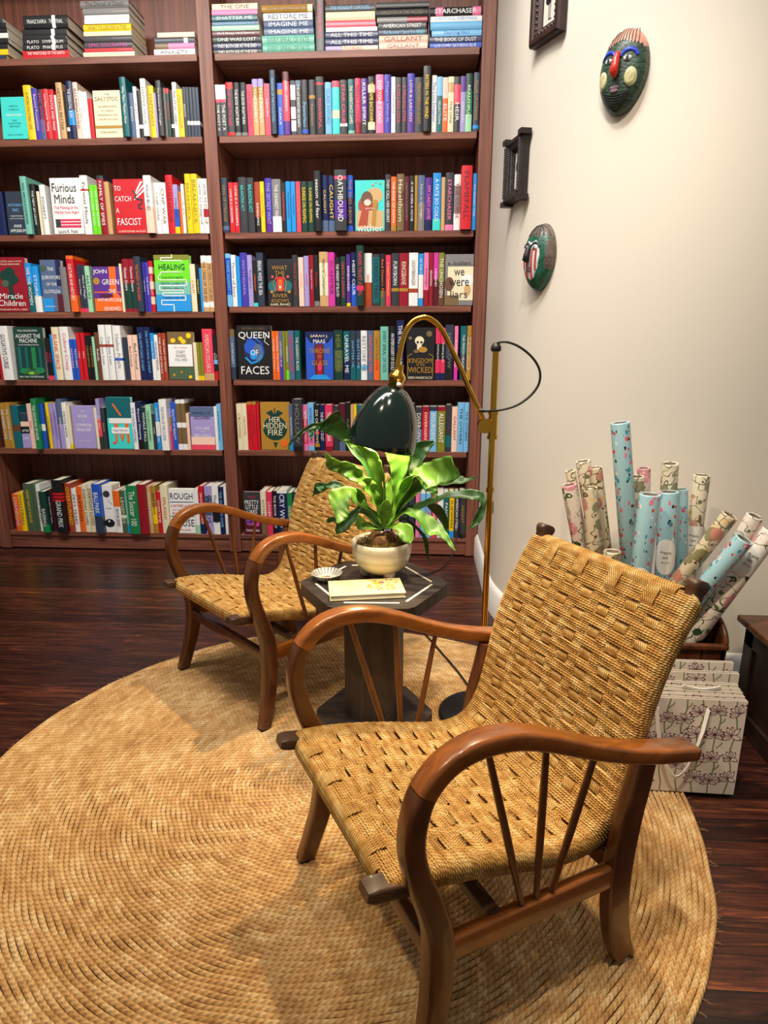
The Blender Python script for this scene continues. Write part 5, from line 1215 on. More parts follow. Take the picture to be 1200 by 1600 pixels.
frond([RT, (530, 640, 545, 625), (450, 580, 470, 555), (400, 550, 425, 500), (378, 525, 388, 460), (374, 565, 320, 465), (370, 600, 268, 480), (365, 625, 262, 530), (345, 640, 285, 590), (320, 665, 305, 660)], 1.735, 1.63, -0.012, False, 0.12)
frond([(556, 694, 566, 690), (450, 600, 452, 565), (400, 650, 390, 590), (370, 690, 345, 640), (330, 715, 305, 660), (302, 722, 300, 690)], 1.73, 1.68, -0.012, True)
frond([RT, (500, 620, 510, 610), (400, 510, 430, 500), (345, 475, 345, 452), (300, 472, 290, 425), (262, 470, 255, 440), (225, 490, 190, 440), (165, 515, 180, 480)], 1.755, 1.76, -0.012, True)
frond([(190, 440, 240, 445), (186, 460, 230, 470), (200, 480, 220, 488)], 1.76, 1.75, 0, True)
frond([RT, (530, 640, 540, 630), (440, 570, 475, 560), (405, 520, 460, 510), (380, 475, 440, 485)], 1.75, 1.70, -0.01, False, 0.25)
frond([(550, 700, 556, 694), (480, 690, 490, 660), (430, 700, 465, 650), (405, 665, 430, 615)], 1.71, 1.66, -0.008)
frond([(545, 698, 558, 692), (495, 650, 530, 640), (450, 608, 490, 595), (425, 600, 450, 575)], 1.715, 1.67, -0.008, True)
frond([RT, (570, 600, 590, 600), (568, 500, 620, 500), (575, 450, 618, 440), (600, 410, 605, 405)], 1.758, 1.77, 0, False, 0.25)
frond([RT, (700, 590, 710, 575), (780, 560, 800, 540), (840, 610, 880, 570), (880, 660, 915, 630), (905, 705, 922, 690)], 1.77, 1.84, 0.01, True)
frond([RT, (660, 640, 670, 630), (735, 690, 750, 680), (775, 740, 800, 740), (790, 800, 812, 790), (808, 875, 810, 870)], 1.77, 1.80, 0, True)
frond([(420, 640, 425, 630), (330, 650, 330, 636), (280, 657, 285, 625), (243, 660, 260, 635)], 1.72, 1.70, 0, True)

# ------------------------------------------------------------------ small dish and card book on the table
dsh = thing('trinket_dish', 'small striped ceramic dish on the left corner of the side table', 'dish', (-0.263, 1.715, TZ + 0.0008))
b = MB()
NA = 72
prof = [(0.006, 0.0), (0.022, 0.0), (0.030, 0.006), (0.040, 0.016), (0.0445, 0.0215), (0.0430, 0.0225), (0.037, 0.0165), (0.027, 0.008), (0.018, 0.0050)]
for i in range(len(prof) - 1):
    for j in range(NA):
        a0, a1 = 2 * PI * j / NA, 2 * PI * (j + 1) / NA
        (r0, z0), (r1, z1) = prof[i], prof[i + 1]
        dark = i in (2, 3, 5, 6) and j % 3 == 0
        b.add([(r0 * math.cos(a0), r0 * math.sin(a0), z0), (r0 * math.cos(a1), r0 * math.sin(a1), z0), (r1 * math.cos(a1), r1 * math.sin(a1), z1), (r1 * math.cos(a0), r1 * math.sin(a0), z1)], [(0, 1, 2, 3)], 1 if dark else 0, False)
b.build('bowl', [mat('dish_glaze', (196, 190, 178), 0.3, 0, 0.3), mat('dish_grey_stripe', (92, 92, 92), 0.4)], dsh)
b = MB()
b.prism([(0.0205 * math.cos(2 * PI * j / 40), 0.0205 * math.sin(2 * PI * j / 40)) for j in range(40)], 0.0046, 0.0054, 0)
rr = random.Random(8)
for i in range(14):
    a, r = rr.random() * 6.28, 0.013 * math.sqrt(rr.random())
    b.prism([(r * math.cos(a) + 0.0045 * math.cos(2 * PI * j / 10), r * math.sin(a) + 0.0045 * math.sin(2 * PI * j / 10)) for j in range(10)], 0.0054, 0.0056 + i * 0.00002, 1 + i % 3)
b.build('painted_centre', [mat('dish_centre', (214, 190, 130), 0.4), mat('dish_rose', (178, 84, 90), 0.4), mat('dish_olive', (140, 130, 60), 0.4), mat('dish_blue', (90, 100, 140), 0.4)], dsh)

c0, c1, c2, c3 = onZ(517, 940, TZ), onZ(638, 934, TZ), onZ(621, 904, TZ + 0.01), onZ(513, 908, TZ + 0.01)
cx = (c0 + c1 + c2 + c3) / 4
ux = (c1 - c0).normalized()
W2, D2 = (c1 - c0).length * 0.98, 0.112
bk = thing('hardback_book', 'thin cream hardback with yellow flower cover lying on the side table', 'book', (cx.x, cx.y - 0.006, TZ + 0.0008), math.atan2(ux.y, ux.x))
b = MB()
b.box((-W2 / 2, -D2 / 2, 0), (W2 / 2, D2 / 2, 0.0022)).box((-W2 / 2, -D2 / 2, 0.0128), (W2 / 2, D2 / 2, 0.015)).box((-W2 / 2, D2 / 2 - 0.002, 0.0022), (W2 / 2, D2 / 2, 0.0128))
bevel(b.build('cover', mat('cream_book_cover', (236, 222, 160), 0.45), bk), 0.0008, 1)
MB().box((-W2 / 2 + 0.003, -D2 / 2 + 0.003, 0.0022), (W2 / 2 - 0.003, D2 / 2 - 0.002, 0.0128)).build('page_block', M_page, bk)
b = MB()
rr = random.Random(12)
for i in range(70):
    x, y = rr.gauss(0.042, 0.022), rr.gauss(0.006, 0.024)
    if abs(x) > W2 / 2 - 0.008 or abs(y) > D2 / 2 - 0.008 or x < -0.012:
        continue
    r = rr.uniform(0.003, 0.008)
    a0 = rr.random() * 6
    pts = [(x + r * (0.7 + 0.3 * math.cos(5 * t)) * math.cos(t + a0), y + r * (0.7 + 0.3 * math.cos(5 * t)) * math.sin(t + a0)) for t in [2 * PI * j / 20 for j in range(20)]]
    b.prism(pts, 0.015, 0.0151 + i * 0.000004, i % 4)
for s, y, h, q in (('THE', 0.028, 0.006, 5), ('FLOWER CLUB', 0.010, 0.013, 5), ('A seasonal journal', -0.012, 0.007, 4), ('of garden notes', -0.028, 0.007, 4)):
    put_text(b, s, Matrix.Translation((-0.042, y, 0.0154)), 0.056, h, q)
b.build('cover_print', [mat('print_yellow', (226, 178, 20), 0.5), mat('print_ochre', (214, 140, 20), 0.5), mat('print_rose', (206, 60, 100), 0.5), mat('print_green', (150, 160, 60), 0.5), mat('print_pink', (214, 110, 110), 0.5), mat('print_gold', (196, 160, 60), 0.5)], bk)

# ------------------------------------------------------------------ floor lamp
LX, LY = 0.193, 1.74
lp = thing('floor_lamp', 'brass floor lamp with dark green shade arching over the potted fern', 'floor lamp', (LX, LY, 0))
def lw(x, y, Y=LY):
    return onY(x, y, Y) - Vector((LX, LY, 0))
b = MB()
b.lathe([(0.006, 0.0105), (0.125, 0.0105), (0.128, 0.014), (0.127, 0.024), (0.118, 0.029), (0.02, 0.032), (0.012, 0.034)], 56)
b.build('base', M_black, lp)
topz = onY(769, 545, LY).z
MB().tube([(0, 0, 0.03), (0, 0, 0.5), (0, 0, topz)], 0.0085, 20).build('pole', M_brass, lp)
zc = onY(763, 665, LY).z
b = MB()
b.tube([(0, 0, zc - 0.03), (0, 0, zc + 0.035)], 0.0125, 20)
b.tube([(0, 0, zc - 0.036), (0, 0, zc - 0.026)], 0.0145, 20)
b.tube([(0, 0, zc + 0.03), (0, 0, zc + 0.04)], 0.0145, 20)
b.tube([(-0.006, -0.010, zc), (-0.006, 0.012, zc)], 0.012, 16)
b.build('pole_clamp', M_brass, lp)
b = MB()
b.tube([(-0.022, -0.016, zc), (-0.022, -0.011, zc)], 0.019, 28)
b.tube([(-0.022, 0.008, zc), (-0.022, 0.012, zc)], 0.019, 28)
b.tube([(-0.022, -0.028, zc), (-0.022, 0.014, zc)], 0.006, 14)
b.build('pivot_disc', M_brass, lp)
mid = onZ(735, 760, 0.7)
b = MB().tube([(0, 0, onY(763, 765, LY).z - 0.006), (0, 0, onY(763, 765, LY).z + 0.006)], 0.0115, 20)
b.build('pole_collar', M_brass, lp)
ap = [(752, 648), (735, 612), (718, 572), (703, 540), (692, 518), (678, 502), (664, 496), (650, 499), (640, 508), (632, 522), (626, 545), (622, 566), (620, 584)]
Ys = [LY - 0.004 - 0.0035 * i for i in range(len(ap))]
arm = spline([tuple(lw(x, y, Y)) for (x, y), Y in zip(ap, Ys)], 5)
MB().tube([lw(757, 660, LY - 0.002)] + [Vector(p) for p in arm], 0.0068, 14).build('arm', M_brass, lp)
YA = Ys[-1]
neck = lw(617.5, 603, YA)
bot = lw(595.5, 698, YA - 0.005)
ax = (neck - bot).normalized()
Rm = ax.to_track_quat('Z', 'Y').to_matrix()
Lsh = (neck - bot).length
def lz(prof, n=44, open_=False):
    return MB().lathe(prof, n, bot, 0, Rm, open_)
b = lz([(0.0085, Lsh - 0.008), (0.0205, Lsh - 0.008), (0.0210, Lsh + 0.018), (0.0225, Lsh + 0.019), (0.0225, Lsh + 0.025), (0.020, Lsh + 0.030), (0.013, Lsh + 0.037), (0.011, Lsh + 0.044), (0.0095, Lsh + 0.056)], n=28)
b.build('socket_cap', M_brass, lp)
q = bot + Rm @ Vector((-0.026, -0.006, Lsh + 0.006))
b = MB().lathe([(0.0, -0.007), (0.005, -0.005), (0.007, 0), (0.005, 0.005), (0.0, 0.007)], 14, q)
b.build('switch_knob', mat('white_plastic', (230, 228, 222), 0.35), lp)
RS = 0.0905
out = [(RS - 0.001, 0.0), (RS, 0.003), (RS - 0.0005, Lsh * 0.12), (RS * 0.97, Lsh * 0.26), (RS * 0.92, Lsh * 0.40), (RS * 0.855, Lsh * 0.53), (RS * 0.76, Lsh * 0.66), (RS * 0.65, Lsh * 0.77), (RS * 0.52, Lsh * 0.87), (RS * 0.38, Lsh * 0.945), (RS * 0.22, Lsh * 0.985)]
lz(out, open_=True).build('lamp_shade', M_shade, lp)
inn = [(RS - 0.001, 0.0), (RS - 0.004, 0.004)] + [(r - 0.004, z - 0.004) for r, z in out[2:-1]] + [(0.012, Lsh * 0.95)]
tag(lz(inn, open_=True).build('shade_lining', M_shade_in, lp), 'white inner lining')
bulb_c = bot + ax * 0.062
b = MB().lathe([(0.0, -0.028), (0.016, -0.023), (0.026, -0.008), (0.027, 0.006), (0.018, 0.026), (0.012, 0.040), (0.012, 0.050)], 24, bulb_c, 0, Rm)
b.build('bulb', mat('glowing_bulb', (255, 214, 150), 0.4, 0, 0, 5.0), lp)
ld = bpy.data.lights.new('lamp_bulb_light', 'SPOT')
ld.energy = 9
ld.color = (1.0, 0.82, 0.50)
ld.shadow_soft_size = 0.022
ld.spot_size = R(150)
ld.spot_blend = 0.4
lo = bpy.data.objects.new('lamp_bulb_light', ld)
COL.objects.link(lo)
lo.parent = lp
lo.location = bot + ax * 0.028
lo.rotation_euler = ax.to_track_quat('Z', 'Y').to_euler()
# rubber cap and the cord loop
b = MB().lathe([(0.0, 0.016), (0.008, 0.015), (0.013, 0.006), (0.014, 0.0), (0.0125, -0.006), (0.009, -0.007)], 20, (0, 0, topz))
b.build('pole_cap', M_cord, lp)
cpts = [(771, 543, 1.74), (775, 537, 1.735), (788, 534, 1.73), (806, 539, 1.73), (824, 551, 1.73), (838, 567, 1.73), (844, 584, 1.73), (841, 602, 1.73), (828, 619, 1.73), (808, 633, 1.73), (785, 640, 1.73), (765, 642, 1.725), (755, 642, 1.722), (748, 641, 1.724)]
MB().tube(spline([tuple(lw(*p)) for p in cpts], 6), 0.0032, 10).build('cord_loop', M_cord, lp)
b = MB().tube([lw(760, 642, 1.722), lw(748, 641, 1.724)], 0.0048, 12)
b.build('cord_grommet', M_cord, lp)
# floor cord to the bookcase
fc = [(0.18, 1.872, 0.0150), (0.14, 2.0, 0.0150), (0.08, 2.16, 0.0150), (0.02, 2.31, 0.0150), (-0.02, 2.38, 0.006), (-0.10, 2.5, 0.006), (-0.15, 2.75, 0.006), (-0.03, 2.95, 0.006), (0.10, 3.06, 0.006), (0.165, 3.18, 0.03), (0.188, 3.245, 0.09), (0.20, 3.268, 0.15), (0.212, 3.272, 0.20)]
o = MB().tube(spline(fc, 8), 0.0034, 8).build('power_cord', M_cord)
tag(o, 'black power cord running over the dark floor and up the bookcase plinth', 'cord')
# ------------------------------------------------------------------ masks and little frames on the rounded wall
def wall_matrix(ang, z, off=0.0, roll=0.0):
    p, tx, n = wall_at(ang, off)
    M = Matrix(((tx.x, 0, n.x, p.x), (tx.y, 0, n.y, p.y), (0, 1, 0, z), (0, 0, 0, 1)))
    return M @ Matrix.Rotation(roll, 4, 'Z')
def noisy(name, c1, c2, scale=60, rough=0.5, bump=0.5, stretch=(1, 1, 1)):
    m = mat(name, c1, rough, 0, 0.2)
    g = NT(m)
    f = g.noise(g.coord('Object', stretch), scale, 4)
    g.l(g.ramp(f, [(0.35, c1), (0.65, c2)]), g.b.inputs['Base Color'])
    g.bump(f, bump, 0.003)
    return m
def mask_shape(hw, hh, dep, chin=0.75):
    def surf(u, v):
        """u, v in -1..1 over the face; returns point in the mask's frame (x right, y up, z out)"""
        w = hw * (1.0 if v > 0 else 1.0 - (1 - chin) * (-v) ** 1.5)
        r = min(1.0, math.sqrt(u * u + v * v))
        return Vector((u * w, v * hh, dep * math.sqrt(max(0.0, 1 - r ** 2.6)) + 0.004))
    return surf
def shell(b, surf, mi_fn, n=26, m=48):
    c = surf(0, 0)
    rings = []
    for i in range(1, n + 1):
        r = i / n
        rings.append([surf(r * math.cos(2 * PI * j / m), r * math.sin(2 * PI * j / m)) for j in range(m)])
    verts = [c] + [p for q in rings for p in q]
    for j in range(m):
        b.add([c, rings[0][j], rings[0][(j + 1) % m]], [(0, 1, 2)], mi_fn(0, 0.02), True)
    for i in range(n - 1):
        for j in range(m):
            k = (j + 1) % m
            rr_, a = (i + 1.5) / n, 2 * PI * (j + 0.5) / m
            b.add([rings[i][j], rings[i + 1][j], rings[i + 1][k], rings[i][k]], [(0, 1, 2, 3)], mi_fn(rr_ * math.cos(a), rr_ * math.sin(a)), True)
    back = [Vector((p.x, p.y, 0.0)) for p in rings[-1]]
    for j in range(m):
        k = (j + 1) % m
        b.add([rings[-1][j], back[j], back[k], rings[-1][k]], [(0, 1, 2, 3)], mi_fn(math.cos(2 * PI * j / m), math.sin(2 * PI * j / m)))
    b.add(back, [tuple(range(m))[::-1]], 0)
    return b
def patch(surf, poly, lift, thick=0.003):
    """a raised painted area following the face"""
    b = MB()
    n = len(poly)
    c = (sum(p[0] for p in poly) / n, sum(p[1] for p in poly) / n)
    lo = [surf(*p) + Vector((0, 0, lift - 0.004)) for p in poly]
    md = [surf(c[0] + (p[0] - c[0]) * 0.92, c[1] + (p[1] - c[1]) * 0.92) + Vector((0, 0, lift + thick * 0.6)) for p in poly]
    hi = [surf(c[0] + (p[0] - c[0]) * 0.6, c[1] + (p[1] - c[1]) * 0.6) + Vector((0, 0, lift + thick)) for p in poly]
    b.rings([lo, md, hi], 0, (False, False))
    top = surf(*c) + Vector((0, 0, lift + thick * 1.1))
    for i in range(n):
        b.add([hi[i], hi[(i + 1) % n], top], [(0, 1, 2)], 0, True)
    return b
def oval(cx, cy, rx, ry, rot=0, n=20):
    return [(cx + rx * math.cos(2 * PI * j / n) * math.cos(rot) - ry * math.sin(2 * PI * j / n) * math.sin(rot), cy + rx * math.cos(2 * PI * j / n) * math.sin(rot) + ry * math.sin(2 * PI * j / n) * math.cos(rot)) for j in range(n)]
def arcband(cx, cy, rx, ry, a0, a1, th, n=12):
    o_ = [(cx + rx * math.cos(R(a0 + (a1 - a0) * k / n)), cy + ry * math.sin(R(a0 + (a1 - a0) * k / n))) for k in range(n + 1)]
    i_ = [(cx + (rx - th) * math.cos(R(a0 + (a1 - a0) * k / n)), cy + (ry - th) * math.sin(R(a0 + (a1 - a0) * k / n))) for k in range(n + 1)]
    return o_, i_
def bandmesh(surf, o_, i_, lift):
    b = MB()
    rows = []
    for p, q in zip(o_, i_):
        mid_ = ((p[0] + q[0]) / 2, (p[1] + q[1]) / 2)
        rows.append([surf(*p) + Vector((0, 0, lift - 0.003)), surf(*p) + Vector((0, 0, lift)), surf(*mid_) + Vector((0, 0, lift + 0.0025)), surf(*q) + Vector((0, 0, lift)), surf(*q) + Vector((0, 0, lift - 0.003))])
    b.rings(rows, 0, (True, True), True, False)
    return b

# the larger mask
mk = thing('face_mask', 'dark green face mask with red nose and cream cheeks, highest on the wall', 'mask')
mk.matrix_world = wall_matrix(-128.8, 1.852, 0.0, R(-4))
S1 = mask_shape(0.069, 0.108, 0.048, 0.90)
M_face1 = noisy('dark_green_papier_mache', (26, 44, 36), (64, 92, 70), 70, 0.45, 0.8, (1, 2.5, 1))
M_hair1 = noisy('pink_clay_hair', (196, 132, 112), (222, 164, 140), 40, 0.6, 0.3)
MBK = mat('mask_black', (16, 16, 18), 0.5)
b = shell(MB(), S1, lambda u, v: 1 if v > 0.66 - 0.18 * abs(u) and v > 0.42 else 0)
b.build('face', [M_face1, M_hair1], mk)
b = MB()
for k in range(11):
    u = -0.62 + 1.24 * k / 10
    pts = [S1(u * (0.55 + 0.45 * q) if True else u, v) + Vector((0, 0, 0.0012)) for q, v in ((0.2, 0.97), (0.5, 0.86), (0.8, 0.74), (1.0, 0.63 - 0.12 * abs(u)))]
    b.tube(pts, 0.0012, 5)
b.build('hair_strand', mat('dark_hair_line', (70, 44, 44), 0.6), mk)
nose = [(0.0, 0.34, 0.006), (0.0, 0.2, 0.011), (0.0, 0.02, 0.014), (0.0, -0.12, 0.016), (0.0, -0.2, 0.008)]
b = MB()
b.tube([S1(u - 0.05, v) + Vector((0, 0, z - 0.002)) for u, v, z in nose], [0.007, 0.010, 0.0115, 0.0125, 0.006], 14)
tag(b.build('nose', noisy('red_lacquer', (190, 34, 22), (222, 60, 40), 50, 0.3, 0.4), mk), 'red nose')
for sg in (-1, 1):
    o_, i_ = arcband(sg * 0.44 - 0.05, 0.20, 0.37, 0.26, 15 if sg > 0 else 165, 165 if sg > 0 else 15, 0.10)
    tag(bandmesh(S1, o_, i_, 0.002).build('eyebrow', noisy('cobalt_paint', (24, 50, 170), (40, 78, 214), 60, 0.4, 0.3), mk), 'blue eyebrow')
    e = patch(S1, oval(sg * 0.40 - 0.05, 0.20, 0.17, 0.065), 0.001).build('eye', mat('mask_eye_white', (206, 210, 206), 0.35), mk)
    patch(S1, oval(sg * 0.40 - 0.04, 0.20, 0.065, 0.062), 0.0035, 0.001).build('pupil', mat('mask_pupil', (40, 54, 66), 0.3), e)
    tag(patch(S1, oval(sg * 0.60 - 0.05, -0.22, 0.235, 0.225), 0.001).build('cheek', noisy('cream_lacquer', (196, 190, 136), (224, 218, 168), 70, 0.35, 0.4), mk), 'cream cheek')
b = patch(S1, oval(-0.05, -0.43, 0.21, 0.045), 0.001, 0.003)
b.build('upper_lip', mat('mauve_paint', (158, 128, 150), 0.4), mk)
patch(S1, oval(-0.05, -0.50, 0.19, 0.045), 0.001, 0.003).build('lower_lip', mat('mauve_paint', (158, 128, 150), 0.4), mk)
b = MB()
for k in range(7):
    v = -0.60 - 0.055 * k
    hw = 0.72 * math.sqrt(max(0, 1 - v * v))
    b.tube([S1(-hw + 2 * hw * q / 12, v + 0.10 * ((q - 6) / 6) ** 2) + Vector((0, 0, 0.0008)) for q in range(13)], 0.0013, 5)
b.build('beard_groove', MBK, mk)

# the smaller mask
mk = thing('face_mask', 'smaller green mask with red and white striped cheeks below the carved black frame', 'mask')
mk.matrix_world = wall_matrix(-150.5, 1.385, 0.0, R(-3))
S2 = mask_shape(0.067, 0.106, 0.050, 0.86)
M_face2 = noisy('bottle_green_paint', (18, 70, 52), (34, 104, 78), 60, 0.4, 0.4)
M_hair2 = noisy('grey_brown_hair', (74, 62, 58), (112, 96, 88), 40, 0.6, 0.6)
b = shell(MB(), S2, lambda u, v: 1 if (v > 0.60 or (abs(u) > 0.80 and v > -0.35)) else 0)
b.build('face', [M_face2, M_hair2], mk)
poly = [(0.05, 0.46), (0.3, 0.52), (0.56, 0.40), (0.64, 0.05), (0.56, -0.34), (0.3, -0.66), (0, -0.74), (-0.3, -0.66), (-0.56, -0.34), (-0.64, 0.05), (-0.56, 0.40), (-0.3, 0.52), (-0.05, 0.46)]
def fill(surf, poly, lift):
    b = MB()
    N = 9
    n = len(poly)
    c = (0, -0.1)
    rows = []
    for i in range(1, N + 1):
        rows.append([surf(c[0] + (p[0] - c[0]) * i / N, c[1] + (p[1] - c[1]) * i / N) + Vector((0, 0, lift if i < N else lift - 0.004)) for p in poly])
    b.rings(rows[::-1], 0, (False, False))
    t = surf(*c) + Vector((0, 0, lift))
    for i in range(n):
        b.add([rows[0][i], rows[0][(i + 1) % n], t], [(0, 1, 2)], 0, True)
    return b
dense = []
for i in range(len(poly)):
    p, q = poly[i], poly[(i + 1) % len(poly)]
    dense += [(p[0] + (q[0] - p[0]) * k / 3, p[1] + (q[1] - p[1]) * k / 3) for k in range(3)]
tag(fill(S2, dense, 0.0016).build('cheek_panel', noisy('silver_white_paint', (186, 190, 194), (220, 224, 226), 50, 0.4, 0.4), mk), 'white cheek panel')
for sg in (-1, 1):
    for u in (0.18, 0.42):
        o_ = [(sg * (u + 0.05), 0.22 - 0.85 * k / 10) for k in range(11)]
        i_ = [(sg * (u - 0.05), 0.22 - 0.85 * k / 10) for k in range(11)]
        if u > 0.3:
            o_, i_ = o_[:8], i_[:8]
        tag(bandmesh(S2, o_, i_, 0.003).build('cheek_stripe', noisy('brick_red_paint', (172, 50, 34), (200, 76, 50), 60, 0.4, 0.3), mk), 'red stripe')
    o_, i_ = arcband(sg * 0.30, 0.24, 0.28, 0.20, 10 if sg > 0 else 170, 170 if sg > 0 else 10, 0.07)
    bandmesh(S2, o_, i_, 0.003).build('eyebrow', mat('mask_charcoal', (48, 48, 58), 0.45), mk)
    e = patch(S2, oval(sg * 0.30, 0.26, 0.14, 0.06), 0.002).build('eye', mat('mask_eye_white', (206, 210, 206), 0.35), mk)
    patch(S2, oval(sg * 0.30, 0.26, 0.055, 0.055), 0.0045, 0.001).build('pupil', mat('mask_pupil', (40, 54, 66), 0.3), e)
b = MB().tube([S2(0, v) + Vector((0, 0, z)) for v, z in ((0.34, 0.004), (0.2, 0.010), (0.04, 0.014), (-0.08, 0.016), (-0.14, 0.008))], [0.005, 0.008, 0.010, 0.012, 0.006], 12)
tag(b.build('nose', MBK, mk), 'black nose')
patch(S2, oval(0, -0.32, 0.2, 0.04), 0.003, 0.003).build('upper_lip', mat('mask_lip_grey', (110, 116, 130), 0.4), mk)
patch(S2, oval(0, -0.39, 0.18, 0.035), 0.003, 0.003).build('lower_lip', mat('mask_lip_grey', (110, 116, 130), 0.4), mk)
b = MB()
for k in range(9):
    u = -0.8 + 1.6 * k / 8
    b.tube([S2(u * q, v) + Vector((0, 0, 0.001)) for q, v in ((0.3, 0.92), (0.7, 0.8), (0.95, 0.62))], 0.0014, 5)
b.build('hair_strand', MBK, mk)

def frame(label, ang, z, w, h, bw, dep, mw, ridged):
    t = thing('picture_frame', label, 'picture frame')
    t.matrix_world = wall_matrix(ang, z, 0.0)
    # the flat back of the frame stands clear of the rounded wall by its sagitta
    s = 0.001 + (w / 2) ** 2 / (2 * CR) * 0.0
    prof = [(0, s), (0, s + dep * 0.75), (bw * 0.12, s + dep), (bw * 0.35, s + dep), (bw * 0.45, s + dep * 0.8), (bw * 0.75, s + dep * 0.62), (bw * 0.9, s + dep * 0.35), (bw, s + dep * 0.3), (bw, s)]
    b = MB()
    rows = []
    for sx, sy in ((-1, -1), (1, -1), (1, 1), (-1, 1), (-1, -1)):
        rows.append([Vector((sx * (w / 2 - o_), sy * (h / 2 - o_), zz)) for o_, zz in prof])
    b.rings(rows, 0, (False, False), False, True)
    if ridged:
        n = int(h / 0.006)
        for k in range(n):
            y = -h / 2 + (k + 0.5) * h / n
            for sx in (-1, 1):
                for q in (0.15, 0.45, 0.75):
                    zz = s + dep * (1.0 if q < 0.4 else 0.74 if q < 0.6 else 0.6)
                    if abs(y) < h / 2 - bw * 0.5:
                        b.lathe([(0.0050, -0.002), (0.0038, 0.003), (0.0, 0.0046)], 6, (sx * (w / 2 - bw * q), y, zz))
        for sy in (-1, 1):
            for sx in (-1, 1):
                b.box((sx * (w / 2) - bw * 0.35, sy * (h / 2) - bw * 0.2, s), (sx * (w / 2) + bw * 0.35, sy * (h / 2) + bw * 0.2, s + dep * 1.1))
    else:
        n = int(h / 0.02)
        for k in range(n):
            y = -h / 2 + bw * 0.6 + (h - bw * 1.2) * k / (n - 1)
            for sx in (-1, 1):
                b.lathe([(0.006, -0.002), (0.004, 0.002), (0.0, 0.003)], 8, (sx * (w / 2 - bw * 0.6), y, s + dep * 0.72))
        n = int(w / 0.02)
        for k in range(n):
            x = -w / 2 + bw * 0.6 + (w - bw * 1.2) * k / (n - 1)
            for sy in (-1, 1):
                b.lathe([(0.006, -0.002), (0.004, 0.002), (0.0, 0.003)], 8, (x, sy * (h / 2 - bw * 0.6), s + dep * 0.72))
    b.build('frame_moulding', mw, t)
    MB().box((-w / 2 + bw * 0.9, -h / 2 + bw * 0.9, s), (w / 2 - bw * 0.9, h / 2 - bw * 0.9, s + dep * 0.25)).build('picture', mat('aged_print_paper', (216, 208, 196), 0.6), t)
    zz = s + dep * 0.25 + 0.0006
    iw, ih = w / 2 - bw, h / 2 - bw
    b = MB()
    b.prism([(x * iw * 0.62 - 0.1 * iw, 0.26 * ih + y * ih * 0.42) for x, y in oval(0, 0, 1, 0.75, 0.5)], zz - 0.0005, zz)
    b.prism([(0.2 * iw + x * iw * 0.24, 0.66 * ih + y * ih * 0.16) for x, y in oval(0, 0, 1, 1)], zz - 0.0005, zz + 0.0001)
    b.prism([(0.4 * iw, 0.70 * ih), (0.72 * iw, 0.62 * ih), (0.4 * iw, 0.60 * ih)], zz - 0.0005, zz + 0.0002)
    for x in (-0.12, 0.12):
        b.prism([(x * iw - 0.0012, -0.8 * ih), (x * iw + 0.0012, -0.8 * ih), (x * iw + 0.0022, 0.05 * ih), (x * iw - 0.0005, 0.05 * ih)], zz - 0.0005, zz + 0.0001)
        b.prism([(x * iw - 0.003, -0.8 * ih), (x * iw + 0.010, -0.84 * ih), (x * iw + 0.002, -0.76 * ih)], zz - 0.0005, zz + 0.0001)
    b.build('bird_silhouette', MBK, t)
    return t
frame('brown carved frame with a black bird picture, cut by the photo\'s top edge', -152.6, 2.128, 0.150, 0.205, 0.046, 0.030, M_frame, False)
frame('narrow black carved frame above the smaller mask, seen almost edge-on', -165.0, 1.692, 0.135, 0.200, 0.042, 0.034, M_frame_dark, True)

# ------------------------------------------------------------------ crate of gift wrap rolls
BX0, BX1, BY0, BY1, BZ = 0.465, 0.845, 1.655, 1.90, 0.285
cr = thing('wooden_crate', 'reddish slatted wooden crate behind the near armchair holding wrapping paper rolls', 'crate', ((BX0 + BX1) / 2, (BY0 + BY1) / 2, 0.0112))
ox, oy = (BX0 + BX1) / 2, (BY0 + BY1) / 2
hx_, hy_ = (BX1 - BX0) / 2, (BY1 - BY0) / 2
MB().box((-hx_ + 0.012, -hy_ + 0.012, 0.02), (hx_ - 0.012, hy_ - 0.012, 0.032)).build('bottom', M_basket, cr)
for sy in (-1, 1):
    b = MB()
    n = 6
    for k in range(n):
        x0 = -hx_ + 2 * hx_ * k / n
        y = sy * (hy_ - 0.006)
        b.box((x0 + 0.0015, y - 0.006, 0.002), (x0 + 2 * hx_ / n - 0.0015, y + 0.006, BZ))
    bevel(b.build('slatted_side', M_basket, cr), 0.0015, 1)
    bevel(MB().box((-hx_ - 0.004, sy * hy_ - 0.009, BZ - 0.004), (hx_ + 0.004, sy * hy_ + 0.009, BZ + 0.012)).build('rim_moulding', M_basket, cr), 0.004, 2)
for sx in (-1, 1):
    arc = [(-hy_, 0.002), (hy_, 0.002), (hy_, BZ + 0.01)] + [(hy_ * math.cos(PI * k / 16), BZ + 0.01 + 0.06 * math.sin(PI * k / 16)) for k in range(1, 16)] + [(-hy_, BZ + 0.01)]
    M = Matrix(((0, 0, 1, sx * (hx_ - 0.006)), (1, 0, 0, 0), (0, 1, 0, 0), (0, 0, 0, 1)))
    bevel(MB().prism(arc, -0.007, 0.007, 0, M).build('end_panel', M_basket, cr), 0.002, 1)
    b = MB().tube([(sx * (hx_ - 0.004), hy_ * math.cos(PI * k / 16), BZ + 0.012 + 0.062 * math.sin(PI * k / 16)) for k in range(17)], 0.008, 10)
    b.build('end_rail', M_basket, cr)

